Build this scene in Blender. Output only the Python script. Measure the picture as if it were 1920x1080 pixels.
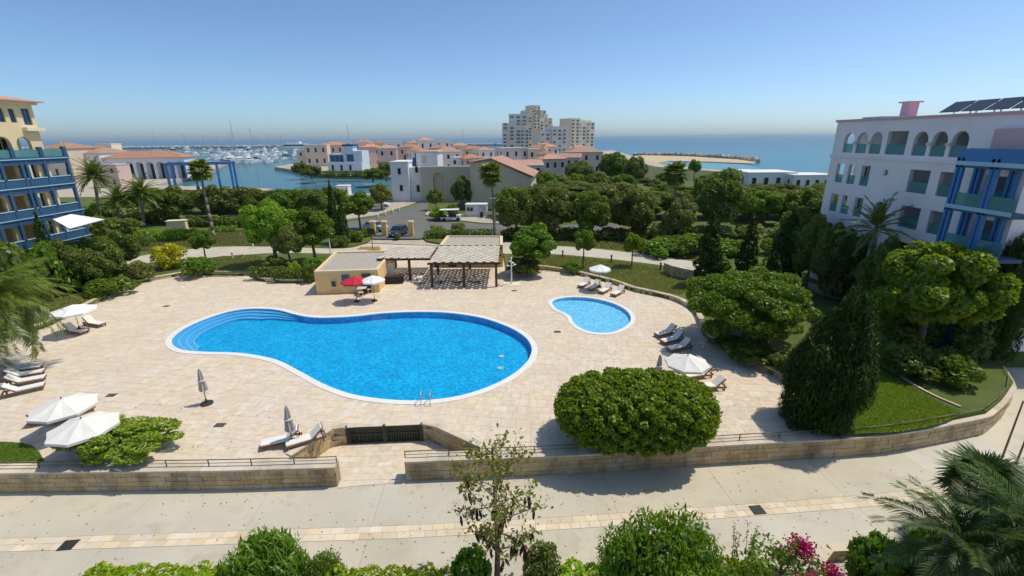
import bpy, bmesh, math, random
import numpy as np
from mathutils import Vector, Matrix
from mathutils.geometry import tessellate_polygon

for o in list(bpy.data.objects): bpy.data.objects.remove(o)
S = bpy.context.scene
C = S.collection
R = math.radians
rnd = random.Random(7)
# ------------------------------------------------------------------ camera, sky, sun, exposure
FPX, PITCH, ROLL, CAMZ = 875.0, R(17.9), R(-0.45), 15.5
CAMM = Matrix.Rotation(math.pi/2 - PITCH, 4, 'X') @ Matrix.Rotation(ROLL, 4, 'Z')
cam = bpy.data.objects.new('camera', bpy.data.cameras.new('camera')); C.objects.link(cam)
cam.matrix_world = Matrix.Translation((0, 0, CAMZ)) @ CAMM
cam.data.sensor_width = 36; cam.data.lens = 36*FPX/1920
cam.data.clip_start = .1; cam.data.clip_end = 120000
S.camera = cam
SUN_EL, SUN_AZ = R(63), math.atan2(.95, .30)          # azimuth measured from +Y towards +X
W = bpy.data.worlds.new('World'); S.world = W; W.use_nodes = True
wn = W.node_tree.nodes; wn.clear()
wo = wn.new('ShaderNodeOutputWorld'); wb = wn.new('ShaderNodeBackground'); ws = wn.new('ShaderNodeTexSky')
ws.sky_type = 'NISHITA'; ws.sun_disc = False
ws.sun_elevation = SUN_EL; ws.sun_rotation = SUN_AZ
ws.altitude = 0; ws.air_density = .62; ws.dust_density = 1.0; ws.ozone_density = 8.0
wb.inputs[1].default_value = 0.15
wt_ = wn.new('ShaderNodeVectorMath'); wt_.operation = 'MULTIPLY'; wt_.inputs[1].default_value = (.93, .95, .86)   # white balance of the whole sky
W.node_tree.links.new(ws.outputs[0], wt_.inputs[0]); W.node_tree.links.new(wt_.outputs[0], wb.inputs[0]); W.node_tree.links.new(wb.outputs[0], wo.inputs[0])
sl = bpy.data.lights.new('sun', 'SUN'); sl.energy = 2.65; sl.angle = R(.55); sl.color = (1, .92, .77)
sun = bpy.data.objects.new('sun', sl); C.objects.link(sun)
sd = Vector((math.sin(SUN_AZ)*math.cos(SUN_EL), math.cos(SUN_AZ)*math.cos(SUN_EL), math.sin(SUN_EL)))
sun.rotation_euler = sd.to_track_quat('Z', 'Y').to_euler(); sun.location = (40, 30, 60)
S.view_settings.view_transform = 'Standard'; S.view_settings.look = 'None'
S.view_settings.exposure = .34; S.view_settings.gamma = 1
S.cycles.transparent_max_bounces = 16; S.cycles.max_bounces = 8

# ------------------------------------------------------------------ helpers: place
def ray(px, py): return CAMM.to_3x3() @ Vector(((px-960)/FPX, (540-py)/FPX, -1))
def G(px, py, z=0.0):
    r = ray(px, py); t = (z-CAMZ)/r.z
    return Vector((r.x*t, r.y*t, z))
def zat(px, py, p):                                    # height of a thing standing at p whose top is seen at (px, py)
    r = ray(px, py); return CAMZ + r.z*p.y/r.y
def wat(w, p):                                         # metres spanned by w photo pixels at p
    f = p.y*math.cos(PITCH) - (p.z-CAMZ)*math.sin(PITCH)
    return w*f/FPX
def smooth(pts, n=6, closed=False):
    P = [Vector(p) for p in pts]; out = []; m = len(P)
    for i in range(m if closed else m-1):
        a, b, c, d = (P[(i+k) % m] if closed else P[min(max(i+k, 0), m-1)] for k in (-1, 0, 1, 2))
        for j in range(n):
            t = j/n
            out.append(.5*((2*b)+(c-a)*t+(2*a-5*b+4*c-d)*t*t+(3*b-a-3*c+d)*t**3))
    if not closed: out.append(P[-1])
    return out

# ------------------------------------------------------------------ helpers: materials
MATS = {}
def mat(name, c1, c2=None, scale=2., rough=.75, bump=0., bscale=20., vary=.0, metal=0., spec=.3, detail=4, local=False, stain=None, stscale=.6, stz=1.):
    """base colour wanders between c1 and c2; vary = how far single pieces differ in brightness; stain = darker weathering"""
    m = bpy.data.materials.new(name); m.use_nodes = True; nt = m.node_tree; N = nt.nodes; L = nt.links
    b = N['Principled BSDF']; b.inputs['Roughness'].default_value = rough; b.inputs['Metallic'].default_value = metal
    b.inputs['Specular IOR Level'].default_value = spec
    c2 = c2 or c1
    tc = N.new('ShaderNodeTexCoord') if local else N.new('ShaderNodeNewGeometry')
    pos = tc.outputs['Object'] if local else tc.outputs['Position']
    no = N.new('ShaderNodeTexNoise'); no.inputs['Scale'].default_value = scale; no.inputs['Detail'].default_value = detail; no.inputs['Roughness'].default_value = .6
    L.new(pos, no.inputs['Vector'])
    mr = N.new('ShaderNodeMapRange'); mr.inputs[1].default_value = .3; mr.inputs[2].default_value = .7
    L.new(no.outputs[0], mr.inputs[0])
    mx = N.new('ShaderNodeMix'); mx.data_type = 'RGBA'; mx.inputs[6].default_value = (*c1, 1); mx.inputs[7].default_value = (*c2, 1)
    L.new(mr.outputs[0], mx.inputs[0]); col = mx.outputs[2]
    if vary:
        at = N.new('ShaderNodeAttribute'); at.attribute_name = 'tint'
        oi = N.new('ShaderNodeObjectInfo')
        ad = N.new('ShaderNodeMath'); ad.operation = 'ADD'; L.new(at.outputs['Fac'], ad.inputs[0]); L.new(oi.outputs['Random'], ad.inputs[1])
        fr = N.new('ShaderNodeMath'); fr.operation = 'FRACT'; L.new(ad.outputs[0], fr.inputs[0])
        r2 = N.new('ShaderNodeMapRange'); r2.inputs[3].default_value = 1-vary; r2.inputs[4].default_value = 1+vary*.7
        L.new(fr.outputs[0], r2.inputs[0])
        hs = N.new('ShaderNodeHueSaturation'); L.new(col, hs.inputs['Color']); L.new(r2.outputs[0], hs.inputs['Value'])
        r3 = N.new('ShaderNodeMapRange'); r3.inputs[3].default_value = 1.15; r3.inputs[4].default_value = .8
        f2 = N.new('ShaderNodeMath'); f2.operation = 'MULTIPLY'; f2.inputs[1].default_value = 7.31; L.new(fr.outputs[0], f2.inputs[0])
        f3 = N.new('ShaderNodeMath'); f3.operation = 'FRACT'; L.new(f2.outputs[0], f3.inputs[0]); L.new(f3.outputs[0], r3.inputs[0])
        L.new(r3.outputs[0], hs.inputs['Saturation']); col = hs.outputs[0]
    if stain:
        mp = N.new('ShaderNodeMapping'); mp.inputs['Scale'].default_value = (1, 1, stz); L.new(pos, mp.inputs[0])
        n2 = N.new('ShaderNodeTexNoise'); n2.inputs['Scale'].default_value = stscale; n2.inputs['Detail'].default_value = 6; n2.inputs['Roughness'].default_value = .65
        L.new(mp.outputs[0], n2.inputs['Vector'])
        m4 = N.new('ShaderNodeMapRange'); m4.inputs[1].default_value = .5; m4.inputs[2].default_value = .75; L.new(n2.outputs[0], m4.inputs[0])
        m5 = N.new('ShaderNodeMix'); m5.data_type = 'RGBA'; m5.inputs[7].default_value = (*stain, 1)
        L.new(col, m5.inputs[6]); L.new(m4.outputs[0], m5.inputs[0]); col = m5.outputs[2]
    L.new(col, b.inputs['Base Color'])
    if bump:
        n3 = N.new('ShaderNodeTexNoise'); n3.inputs['Scale'].default_value = bscale; n3.inputs['Detail'].default_value = 5; L.new(pos, n3.inputs['Vector'])
        bp = N.new('ShaderNodeBump'); bp.inputs['Strength'].default_value = bump; bp.inputs['Distance'].default_value = .05
        L.new(n3.outputs[0], bp.inputs['Height']); L.new(bp.outputs[0], b.inputs['Normal'])
    MATS[name] = m; return m
def leafmat(name, c1, c2, trans=.42, c3=None, gloss=.03, raw=False):
    m = bpy.data.materials.new(name); m.use_nodes = True; nt = m.node_tree; N = nt.nodes; L = nt.links; N.clear()
    out = N.new('ShaderNodeOutputMaterial')
    if not raw: c1, c2 = [(c[0]*2.05, c[1]*2.1, c[2]*.8) for c in (c1, c2)]
    at = N.new('ShaderNodeAttribute'); at.attribute_name = 'tint'
    oi = N.new('ShaderNodeObjectInfo')
    cr = N.new('ShaderNodeValToRGB'); cr.color_ramp.elements[0].color = (*c1, 1); cr.color_ramp.elements[1].color = (*c2, 1)
    if c3:
        e = cr.color_ramp.elements.new(.93); e.color = (*c2, 1); cr.color_ramp.elements[-1].position = .96; cr.color_ramp.elements[-1].color = (*c3, 1)
    L.new(at.outputs['Fac'], cr.inputs[0])
    hs = N.new('ShaderNodeHueSaturation'); L.new(cr.outputs[0], hs.inputs['Color'])
    r1 = N.new('ShaderNodeMapRange'); r1.inputs[3].default_value = .485; r1.inputs[4].default_value = .51; L.new(oi.outputs['Random'], r1.inputs[0]); L.new(r1.outputs[0], hs.inputs['Hue'])
    r2 = N.new('ShaderNodeMapRange'); r2.inputs[3].default_value = .85; r2.inputs[4].default_value = 1.2; L.new(oi.outputs['Random'], r2.inputs[0]); L.new(r2.outputs[0], hs.inputs['Value'])
    d = N.new('ShaderNodeBsdfDiffuse'); t = N.new('ShaderNodeBsdfTranslucent'); g = N.new('ShaderNodeBsdfGlossy'); g.inputs['Roughness'].default_value = .45
    g.inputs['Color'].default_value = (.8, .85, .8, 1)
    L.new(hs.outputs[0], d.inputs[0])
    ht = N.new('ShaderNodeHueSaturation'); ht.inputs['Saturation'].default_value = 1.1; ht.inputs['Value'].default_value = 1.6; ht.inputs['Hue'].default_value = .485
    L.new(hs.outputs[0], ht.inputs['Color']); L.new(ht.outputs[0], t.inputs[0])
    m1 = N.new('ShaderNodeMixShader'); m1.inputs[0].default_value = trans; L.new(d.outputs[0], m1.inputs[1]); L.new(t.outputs[0], m1.inputs[2])
    m2 = N.new('ShaderNodeMixShader'); m2.inputs[0].default_value = gloss; L.new(m1.outputs[0], m2.inputs[1]); L.new(g.outputs[0], m2.inputs[2])
    L.new(m2.outputs[0], out.inputs[0]); MATS[name] = m; return m
def panemat(name, col, rough=.08, alpha=.5, tcol=(.6, .85, .85)):
    m = bpy.data.materials.new(name); m.use_nodes = True; nt = m.node_tree; N = nt.nodes; L = nt.links
    b = N['Principled BSDF']; b.inputs['Base Color'].default_value = (*col, 1); b.inputs['Roughness'].default_value = rough
    if alpha < 1:
        tr = N.new('ShaderNodeBsdfTransparent'); tr.inputs[0].default_value = (*tcol, 1)
        mx = N.new('ShaderNodeMixShader'); mx.inputs[0].default_value = alpha
        L.new(tr.outputs[0], mx.inputs[1]); L.new(b.outputs[0], mx.inputs[2]); L.new(mx.outputs[0], N['Material Output'].inputs[0])
    MATS[name] = m; return m

# ------------------------------------------------------------------ helpers: meshes and things
class MB:
    def __init__(s): s.v = []; s.f = []; s.m = []; s.t = []
    def add(s, vs, fs, m=0, t=0.):
        o = len(s.v); s.v += [tuple(v) for v in vs]
        for f in fs: s.f.append(tuple(i+o for i in f)); s.m.append(m); s.t.append(t)
        return s
    def box(s, x0, y0, z0, x1, y1, z1, m=0, t=0., M=None):
        vs = [Vector((x, y, z)) for z in (z0, z1) for x, y in ((x0, y0), (x1, y0), (x1, y1), (x0, y1))]
        if M: vs = [M @ v for v in vs]
        return s.add(vs, [(3, 2, 1, 0), (4, 5, 6, 7), (0, 1, 5, 4), (1, 2, 6, 5), (2, 3, 7, 6), (3, 0, 4, 7)], m, t)
    def prism(s, poly, z0, z1, m=0, mt=None, t=0., bottom=False):
        n = len(poly); a = sum(poly[i][0]*poly[(i+1) % n][1]-poly[(i+1) % n][0]*poly[i][1] for i in range(n))
        if a < 0: poly = list(reversed(poly))
        vs = [(p[0], p[1], z0) for p in poly]+[(p[0], p[1], z1) for p in poly]
        s.add(vs, [(i, (i+1) % n, n+(i+1) % n, n+i) for i in range(n)], m, t)
        top = [Vector((p[0], p[1], z1)) for p in poly]
        tr = tessellate_polygon([top]); s.add(top, [up(top, f) for f in tr], m if mt is None else mt, t)
        if bottom:
            bo = [Vector((p[0], p[1], z0)) for p in poly]; s.add(bo, [tuple(reversed(up(top, f))) for f in tr], m, t)
        return s
    def tube(s, p0, p1, r0, r1=None, n=8, m=0, t=0., cap=True):
        p0 = Vector(p0); p1 = Vector(p1); r1 = r0 if r1 is None else r1
        q = (p1-p0).to_track_quat('Z', 'Y'); vs = []
        for p, r in ((p0, r0), (p1, r1)):
            for i in range(n):
                a = 2*math.pi*i/n; vs.append(p+q @ Vector((r*math.cos(a), r*math.sin(a), 0)))
        fs = [(i, (i+1) % n, n+(i+1) % n, n+i) for i in range(n)]
        if cap: fs += [tuple(range(n, 2*n)), tuple(reversed(range(n)))]
        return s.add(vs, fs, m, t)
    def path(s, pts, r, n=6, m=0):
        rs = r if isinstance(r, (list, tuple)) else [r]*len(pts)
        for i in range(len(pts)-1): s.tube(pts[i], pts[i+1], rs[i], rs[i+1], n, m)
        return s
    def lathe(s, prof, n=12, c=(0, 0, 0), m=0):
        vs = []; k = len(prof)
        for r, z in prof:
            for i in range(n):
                a = 2*math.pi*i/n; vs.append((c[0]+r*math.cos(a), c[1]+r*math.sin(a), c[2]+z))
        fs = [(j*n+i, j*n+(i+1) % n, (j+1)*n+(i+1) % n, (j+1)*n+i) for j in range(k-1) for i in range(n)]
        return s.add(vs, fs, m)
    def build(s, name, mats, parent=None, loc=(0, 0, 0), smooth=False, bevel=0.):
        me = bpy.data.meshes.new(name); me.from_pydata(s.v, [], s.f)
        for m in (mats if isinstance(mats, (list, tuple)) else [mats]): me.materials.append(MATS[m] if isinstance(m, str) else m)
        me.polygons.foreach_set('material_index', s.m)
        if smooth: me.polygons.foreach_set('use_smooth', [True]*len(s.f))
        if any(s.t): me.attributes.new('tint', 'FLOAT', 'FACE').data.foreach_set('value', s.t)
        me.update(); o = obj(name, me, parent, loc)
        if bevel:
            bv = o.modifiers.new('bevel', 'BEVEL'); bv.width = bevel; bv.segments = 2; bv.limit_method = 'ANGLE'
        return o
def up(pts, f):
    a, b, c = (pts[i] for i in f)
    return tuple(f) if (b-a).cross(c-a).z > 0 else tuple(reversed(f))
def obj(name, me, parent=None, loc=(0, 0, 0), rot=None, scale=None):
    o = bpy.data.objects.new(name, me); C.objects.link(o); o.parent = parent; o.location = loc
    if rot is not None: o.rotation_euler = rot
    if scale is not None: o.scale = scale
    return o
def tag(o, label=None, cat=None, group=None, kind=None):
    if label: o['label'] = label
    if cat: o['category'] = cat
    if group: o['group'] = group
    if kind: o['kind'] = kind
    return o
def thing(name, label, cat, loc=(0, 0, 0), rz=0., group=None, scale=None):
    o = obj(name, None, None, loc, (0, 0, rz), scale); o.empty_display_size = .2
    return tag(o, label, cat, group)
def kids(o): return [c for c in bpy.data.objects if c.parent == o]
def copy_tree(o, parent=None, loc=None, rz=None, scale=None, label=None, group=None):
    c = o.copy(); C.objects.link(c); c.parent = parent
    if loc is not None: c.location = loc
    if rz is not None: c.rotation_euler = (0, 0, rz)
    if scale is not None: c.scale = scale
    if label: c['label'] = label
    if group: c['group'] = group
    for ch in KID.setdefault(o.name, kids(o)): copy_tree(ch, c)
    return c
KID = {}
class Proto:                                           # first use moves the thing itself, later uses copy it
    def __init__(s, root): s.root = root; s.used = False
    def put(s, loc, rz=0., scale=None, label=None, group=None):
        if s.used: return copy_tree(s.root, None, loc, rz, scale, label, group)
        s.used = True; KID[s.root.name] = kids(s.root); o = s.root
        s.root = o
        o.location = loc; o.rotation_euler = (0, 0, rz)
        if scale is not None: o.scale = scale
        if label: o['label'] = label
        if group: o['group'] = group
        return o
def sheet(name, polys, z, m, kind='structure', parent=None):
    """flat sheet: polys[0] outline, the rest holes"""
    ps = [[Vector((p[0], p[1], z)) for p in q] for q in polys]; allp = [p for q in ps for p in q]
    mb = MB(); mb.add(allp, [up(allp, f) for f in tessellate_polygon(ps)])
    o = mb.build(name, m, parent)
    if kind and parent is None: o['kind'] = kind
    return o
def slab(name, poly, z0, z1, m, kind='structure', parent=None):
    o = MB().prism(poly, z0, z1).build(name, m, parent)
    if kind and parent is None: o['kind'] = kind
    return o
def unit_block(name='block', ch=.04):
    bm = bmesh.new(); bmesh.ops.create_cube(bm, size=1)
    bmesh.ops.bevel(bm, geom=bm.edges[:], offset=ch, segments=1, affect='EDGES')
    me = bpy.data.meshes.new(name); bm.to_mesh(me); bm.free(); return me
def along(poly):
    d = [0.]
    for a, b in zip(poly, poly[1:]): d.append(d[-1]+(Vector(b)-Vector(a)).length)
    return d
def at_s(poly, d, s):
    s = min(max(s, 0), d[-1])
    for i in range(len(d)-1):
        if s <= d[i+1] or i == len(d)-2:
            t = (s-d[i])/max(d[i+1]-d[i], 1e-6); return Vector(poly[i]).lerp(Vector(poly[i+1]), t)
def block_wall(name, label, poly, z0, z1, thick, ncourse, blen, m, mcore, cat='wall', coping=None, cat_ok=True, side=1, piece='stone', limit=300, seed=1):
    """wall of single stones along poly (its front face); side=+1: thickness to the left of the direction of travel"""
    rr = random.Random(seed); poly = [Vector((p[0], p[1], 0)) for p in poly]; d = along(poly); Ln = d[-1]
    base = poly[0].copy(); base.z = z0
    root = thing(name, label, cat, base)
    me = unit_block(piece); me.materials.append(MATS[m])
    def nrm(i):
        a = poly[max(i-1, 0)]; b = poly[min(i+1, len(poly)-1)]; t = (b-a).normalized(); return Vector((-t.y, t.x, 0))*side
    fr = [p+nrm(i)*.04 for i, p in enumerate(poly)]; bk = [p+nrm(i)*thick for i, p in enumerate(poly)]
    core = MB()
    for i in range(len(poly)-1):
        core.prism([(fr[i]-base).to_2d(), (fr[i+1]-base).to_2d(), (bk[i+1]-base).to_2d(), (bk[i]-base).to_2d()], 0, z1-z0-.01)
    core.build('mortar', mcore, root)
    ch = (z1-z0)/ncourse; n = 0
    for k in range(ncourse):
        s = -rr.random()*blen*.5
        while s < Ln:
            l = blen*rr.uniform(.65, 1.35); a = max(s, 0); b = min(s+l, Ln); s += l
            if b-a < .12: continue
            pa = at_s(poly, d, a+.008); pb = at_s(poly, d, b-.008); t = (pb-pa); L = t.length; t.normalize(); nn = Vector((-t.y, t.x, 0))*side
            dep = .16; pr = rr.uniform(-.012, .018)
            c = (pa+pb)/2+nn*(dep/2-pr)-base; c.z = (k+.5)*ch
            o = obj(piece, me, root, c, (0, 0, math.atan2(t.y, t.x)), (L, dep, ch-.014)); n += 1
    if coping:
        cw, chh, cl, cm = coping; mc = unit_block('coping_stone', .03); mc.materials.append(MATS[cm]); k = max(1, round(Ln/cl))
        for i in range(k):
            pa = at_s(poly, d, Ln*i/k+.006); pb = at_s(poly, d, Ln*(i+1)/k-.006); t = pb-pa; L = t.length; t.normalize(); nn = Vector((-t.y, t.x, 0))*side
            c = (pa+pb)/2+nn*(cw/2-.06)-base; c.z = z1-z0+chh/2+rr.uniform(-.004, .004)
            obj('coping_stone', mc, root, c, (0, 0, math.atan2(t.y, t.x)), (L, cw, chh))
    return root
def panel(mb, w, h, holes, th, m=0, x0=0., z0=0., y0=0.):
    """upright wall in the xz plane facing -y with real openings"""
    out = [Vector((x0, z0, 0)), Vector((x0+w, z0, 0)), Vector((x0+w, z0+h, 0)), Vector((x0, z0+h, 0))]
    hs = []
    for hl in holes:
        a, b, c, d = hl[:4]
        if len(hl) > 4 and hl[4]:
            r = (b-a)/2; rz = min(r, d-c); q = [Vector((a, c, 0)), Vector((b, c, 0))]
            q += [Vector(((a+b)/2+r*math.cos(k*math.pi/8), d-rz+rz*math.sin(k*math.pi/8), 0)) for k in range(9)]
        else: q = [Vector((a, c, 0)), Vector((b, c, 0)), Vector((b, d, 0)), Vector((a, d, 0))]
        hs.append(q)
    pts = [p for q in [out]+hs for p in q]
    tr = [up(pts, f) for f in tessellate_polygon([out]+hs)]
    mb.add([(p.x, y0, p.y) for p in pts], tr, m)
    mb.add([(p.x, y0+th, p.y) for p in pts], [tuple(reversed(f)) for f in tr], m)
    for q in [out]+hs:
        n = len(q); vs = [(p.x, y0, p.y) for p in q]+[(p.x, y0+th, p.y) for p in q]
        mb.add(vs, [(i, n+i, n+(i+1) % n, (i+1) % n) for i in range(n)], m)
    return mb
# ------------------------------------------------------------------ materials
mat('paving', (.6, .495, .365), (.77, .66, .52), 2.6, .8, .25, 14, vary=.06, detail=9, stain=(.62, .52, .4), stscale=.2)
mat('joint', (.6, .5, .385), (.67, .57, .45), 1.5, .95)
mat('wall_stone', (.46, .34, .18), (.62, .48, .28), 1.2, .9, .6, 9, vary=.16, stain=(.17, .135, .09), stscale=.9, stz=.35)
mat('mortar', (.3, .24, .16), (.38, .31, .21), 2, .95)
mat('coping', (.58, .49, .36), (.68, .59, .46), .8, .85, .3, 12, vary=.12, stain=(.36, .3, .22), stscale=.5)
mat('edging', (.5, .38, .22), (.62, .5, .33), .9, .85, .4, 10, vary=.2)
mat('concrete', (.5, .45, .35), (.63, .575, .455), .35, .85, .15, 30, vary=.05, detail=8, stain=(.43, .38, .29), stscale=.7)
mat('strip_stone', (.64, .53, .37), (.74, .63, .47), 1.1, .85, .3, 12, vary=.13)
mat('earth', (.22, .15, .09), (.3, .21, .13), .6, .95, .5, 5)
mat('grass', (.075, .115, .022), (.12, .15, .035), .5, .95, .8, 40, detail=8, stain=(.19, .165, .06), stscale=.16)
mat('lush_grass', (.05, .11, .012), (.085, .145, .02), .5, .95, .8, 40, detail=8)
mat('asphalt', (.14, .138, .13), (.18, .176, .165), .25, .9, .2, 40)
mat('pavement', (.42, .36, .28), (.5, .44, .35), .6, .9, .2, 20)
mat('sand', (.52, .4, .25), (.6, .48, .31), .05, .95)
mat('rock', (.36, .32, .27), (.5, .46, .4), .8, .95, .8, 1.5, vary=.2)
mat('white_paint', (.76, .76, .76), (.8, .8, .79), .4, .6, .05, 10)
mat('pool_coping', (.74, .73, .7), (.8, .79, .76), 2, .6, .1, 20, vary=.03)
mat('shade_white', (.84, .8, .81), (.88, .84, .85), .4, .7, .05, 10, stain=(.78, .74, .75), stscale=.35)
mat('pink', (.62, .4, .44), (.68, .46, .5), .6, .75)
mat('cream', (.76, .6, .34), (.8, .65, .4), .4, .75, .05, 10)
mat('cream_trim', (.78, .68, .5), (.82, .73, .56), .6, .7)
mat('ochre', (.78, .52, .22), (.82, .57, .26), .5, .8, .1, 10, stain=(.72, .48, .2), stscale=.7)
mat('roof_gravel', (.38, .34, .29), (.48, .44, .38), 4, .95, .6, 30)
mat('terracotta', (.42, .21, .14), (.52, .3, .21), .6, .85, vary=.2)
mat('blue_frame', (.035, .095, .18), (.045, .115, .21), .5, .5)
mat('bright_blue', (.05, .19, .46), (.06, .22, .5), .5, .45)
mat('slate_blue', (.03, .085, .17), (.04, .1, .2), .5, .5)
mat('light_blue', (.33, .55, .68), (.38, .6, .72), .5, .5)
mat('sage', (.52, .5, .4), (.58, .56, .46), .5, .8)
mat('tan_render', (.64, .53, .38), (.7, .59, .43), .3, .85, stain=(.57, .47, .33), stscale=.3)
mat('grey_render', (.56, .53, .5), (.62, .6, .57), .3, .85)
mat('villa_white', (.7, .68, .66), (.76, .74, .72), .2, .7)
mat('villa_rose', (.62, .46, .4), (.68, .52, .45), .2, .75)
mat('villa_sand', (.66, .54, .4), (.72, .6, .46), .2, .75)
mat('villa_blue', (.55, .64, .74), (.6, .69, .78), .2, .7)
mat('tower_stone', (.7, .62, .47), (.76, .68, .53), .05, .8)
mat('tower_blue', (.55, .55, .51), (.6, .6, .55), .05, .7)
mat('wood', (.2, .085, .035), (.28, .13, .06), 3, .6, .2, 30, vary=.2, local=True)
mat('dark_wood', (.09, .042, .025), (.13, .065, .04), 2, .7, .2, 20, vary=.15)
mat('slat', (.66, .58, .46), (.72, .65, .53), 1, .7, vary=.12)
mat('cushion', (.74, .72, .67), (.8, .78, .73), 2, .9, vary=.04)
mat('fabric', (.74, .71, .65), (.8, .78, .72), 1, .85)
mat('fabric_grey', (.4, .37, .34), (.5, .47, .43), 2, .9, local=True)
mat('fabric_bright', (.82, .81, .79), (.86, .85, .83), 1, .85)
mat('fabric_red', (.5, .02, .05), (.56, .03, .06), 1, .8)
mat('metal', (.55, .55, .55), None, 1, .3, metal=.9)
mat('dark_metal', (.05, .05, .05), (.07, .07, .065), 2, .5, metal=.3)
mat('rail', (.16, .13, .1), (.22, .18, .14), 3, .6, metal=.3)
mat('gate_metal', (.055, .06, .04), (.075, .08, .055), 3, .6)
mat('tank_metal', (.2, .18, .13), (.26, .23, .17), 2, .8)
mat('bark', (.16, .11, .075), (.24, .18, .13), 4, .95, .8, 12)
mat('palm_bark', (.24, .2, .16), (.34, .29, .24), 5, .95, .9, 10)
mat('black', (.02, .02, .02), (.03, .03, .03), 2, .6)
mat('tyre', (.018, .018, .018), None, 2, .85)
mat('car_dark', (.02, .05, .08), (.022, .055, .09), 1, .25, spec=.6)
mat('car_pale', (.42, .52, .56), (.45, .55, .6), 1, .3, spec=.6)
mat('light_red', (.5, .02, .02), None, 1, .3)
mat('light_clear', (.8, .8, .78), None, 1, .2)
mat('skin', (.45, .27, .18), (.5, .3, .2), 3, .6)
mat('cloth_blue', (.05, .09, .22), (.06, .11, .26), 3, .9)
mat('boat_white', (.8, .8, .8), (.84, .84, .84), .5, .35)
mat('boat_navy', (.03, .06, .14), (.035, .07, .16), .5, .3)
mat('solar', (.015, .018, .03), (.02, .025, .04), 2, .15, spec=.6)
mat('hazed_land', (.1, .14, .2), (.12, .16, .22), .001, .95)  # blue of distance haze put into the hills' base colour
mat('mosaic', (.004, .36, .66), (.008, .46, .79), .6, .6, vary=.0)
mat('step_tile', (.09, .4, .7), (.12, .46, .76), 4, .6)
mat('kid_mosaic', (.27, .56, .8), (.34, .63, .86), 3, .6)
panemat('teal_glass', (.16, .36, .36), .06, .55, (.55, .85, .85))
panemat('dark_glass', (.02, .03, .035), .05, 1)
panemat('blue_glass', (.035, .12, .2), .06, 1)
panemat('green_glass', (.03, .11, .1), .06, 1)
def tilework(name, size):
    """small square mosaic tiles: each one a slightly different blue"""
    m = MATS[name]; nt = m.node_tree; N = nt.nodes; L = nt.links; b = N['Principled BSDF']
    base = b.inputs['Base Color'].links[0].from_socket
    g = N.new('ShaderNodeNewGeometry'); vm = N.new('ShaderNodeVectorMath'); vm.operation = 'SCALE'; vm.inputs[3].default_value = 1/size
    L.new(g.outputs['Position'], vm.inputs[0]); fl = N.new('ShaderNodeVectorMath'); fl.operation = 'FLOOR'; L.new(vm.outputs[0], fl.inputs[0])
    wnz = N.new('ShaderNodeTexWhiteNoise'); L.new(fl.outputs[0], wnz.inputs[0])
    mr = N.new('ShaderNodeMapRange'); mr.inputs[3].default_value = .72; mr.inputs[4].default_value = 1.22; L.new(wnz.outputs[0], mr.inputs[0])
    hs = N.new('ShaderNodeHueSaturation'); L.new(base, hs.inputs['Color']); L.new(mr.outputs[0], hs.inputs['Value']); L.new(hs.outputs[0], b.inputs['Base Color'])
tilework('mosaic', .16); tilework('kid_mosaic', .14)
def watermat(name, tcol, wave, strength, base=None, rough=.03):
    m = bpy.data.materials.new(name); m.use_nodes = True; nt = m.node_tree; N = nt.nodes; L = nt.links; N.clear()
    out = N.new('ShaderNodeOutputMaterial'); g = N.new('ShaderNodeNewGeometry')
    n1 = N.new('ShaderNodeTexNoise'); n1.inputs['Scale'].default_value = wave; n1.inputs['Detail'].default_value = 4; L.new(g.outputs['Position'], n1.inputs['Vector'])
    bp = N.new('ShaderNodeBump'); bp.inputs['Strength'].default_value = strength; bp.inputs['Distance'].default_value = .1; L.new(n1.outputs[0], bp.inputs['Height'])
    gl = N.new('ShaderNodeBsdfGlossy'); gl.inputs['Roughness'].default_value = rough; L.new(bp.outputs[0], gl.inputs['Normal'])
    fr = N.new('ShaderNodeFresnel'); fr.inputs[0].default_value = 1.33; L.new(bp.outputs[0], fr.inputs['Normal'])
    if base:
        a = N.new('ShaderNodeBsdfDiffuse'); n2 = N.new('ShaderNodeTexNoise'); n2.inputs['Scale'].default_value = base[2]; n2.inputs['Detail'].default_value = 5
        mp = N.new('ShaderNodeMapping'); mp.inputs['Scale'].default_value = (.25, 1, 1); L.new(g.outputs['Position'], mp.inputs[0]); L.new(mp.outputs[0], n2.inputs['Vector'])
        mx = N.new('ShaderNodeMix'); mx.data_type = 'RGBA'; mx.inputs[6].default_value = (*base[0], 1); mx.inputs[7].default_value = (*base[1], 1)
        mr = N.new('ShaderNodeMapRange'); mr.inputs[1].default_value = .35; mr.inputs[2].default_value = .65; L.new(n2.outputs[0], mr.inputs[0])
        L.new(mr.outputs[0], mx.inputs[0]); L.new(mx.outputs[2], a.inputs[0])
    else:
        a = N.new('ShaderNodeBsdfTransparent'); a.inputs[0].default_value = (*tcol, 1)
    fm = N.new('ShaderNodeMath'); fm.operation = 'MULTIPLY'; fm.inputs[1].default_value = .45 if base else .8; L.new(fr.outputs[0], fm.inputs[0])
    ms = N.new('ShaderNodeMixShader'); L.new(fm.outputs[0], ms.inputs[0]); L.new(a.outputs[0], ms.inputs[1]); L.new(gl.outputs[0], ms.inputs[2])
    L.new(ms.outputs[0], out.inputs[0]); MATS[name] = m
watermat('pool_water', (.72, .95, 1), 1.6, .14)
watermat('sea', None, .12, .6, ((.03, .13, .27), (.042, .16, .31), .012), .15)
watermat('shallow', None, .4, .5, ((.1, .29, .37), (.13, .33, .41), .05), .12)
watermat('basin', None, .35, .35, ((.055, .165, .22), (.07, .19, .245), .03), .08)
leafmat('leaf_dark', (.046, .066, .028), (.088, .112, .048))
leafmat('leaf_mid', (.035, .075, .014), (.085, .135, .028))
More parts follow.
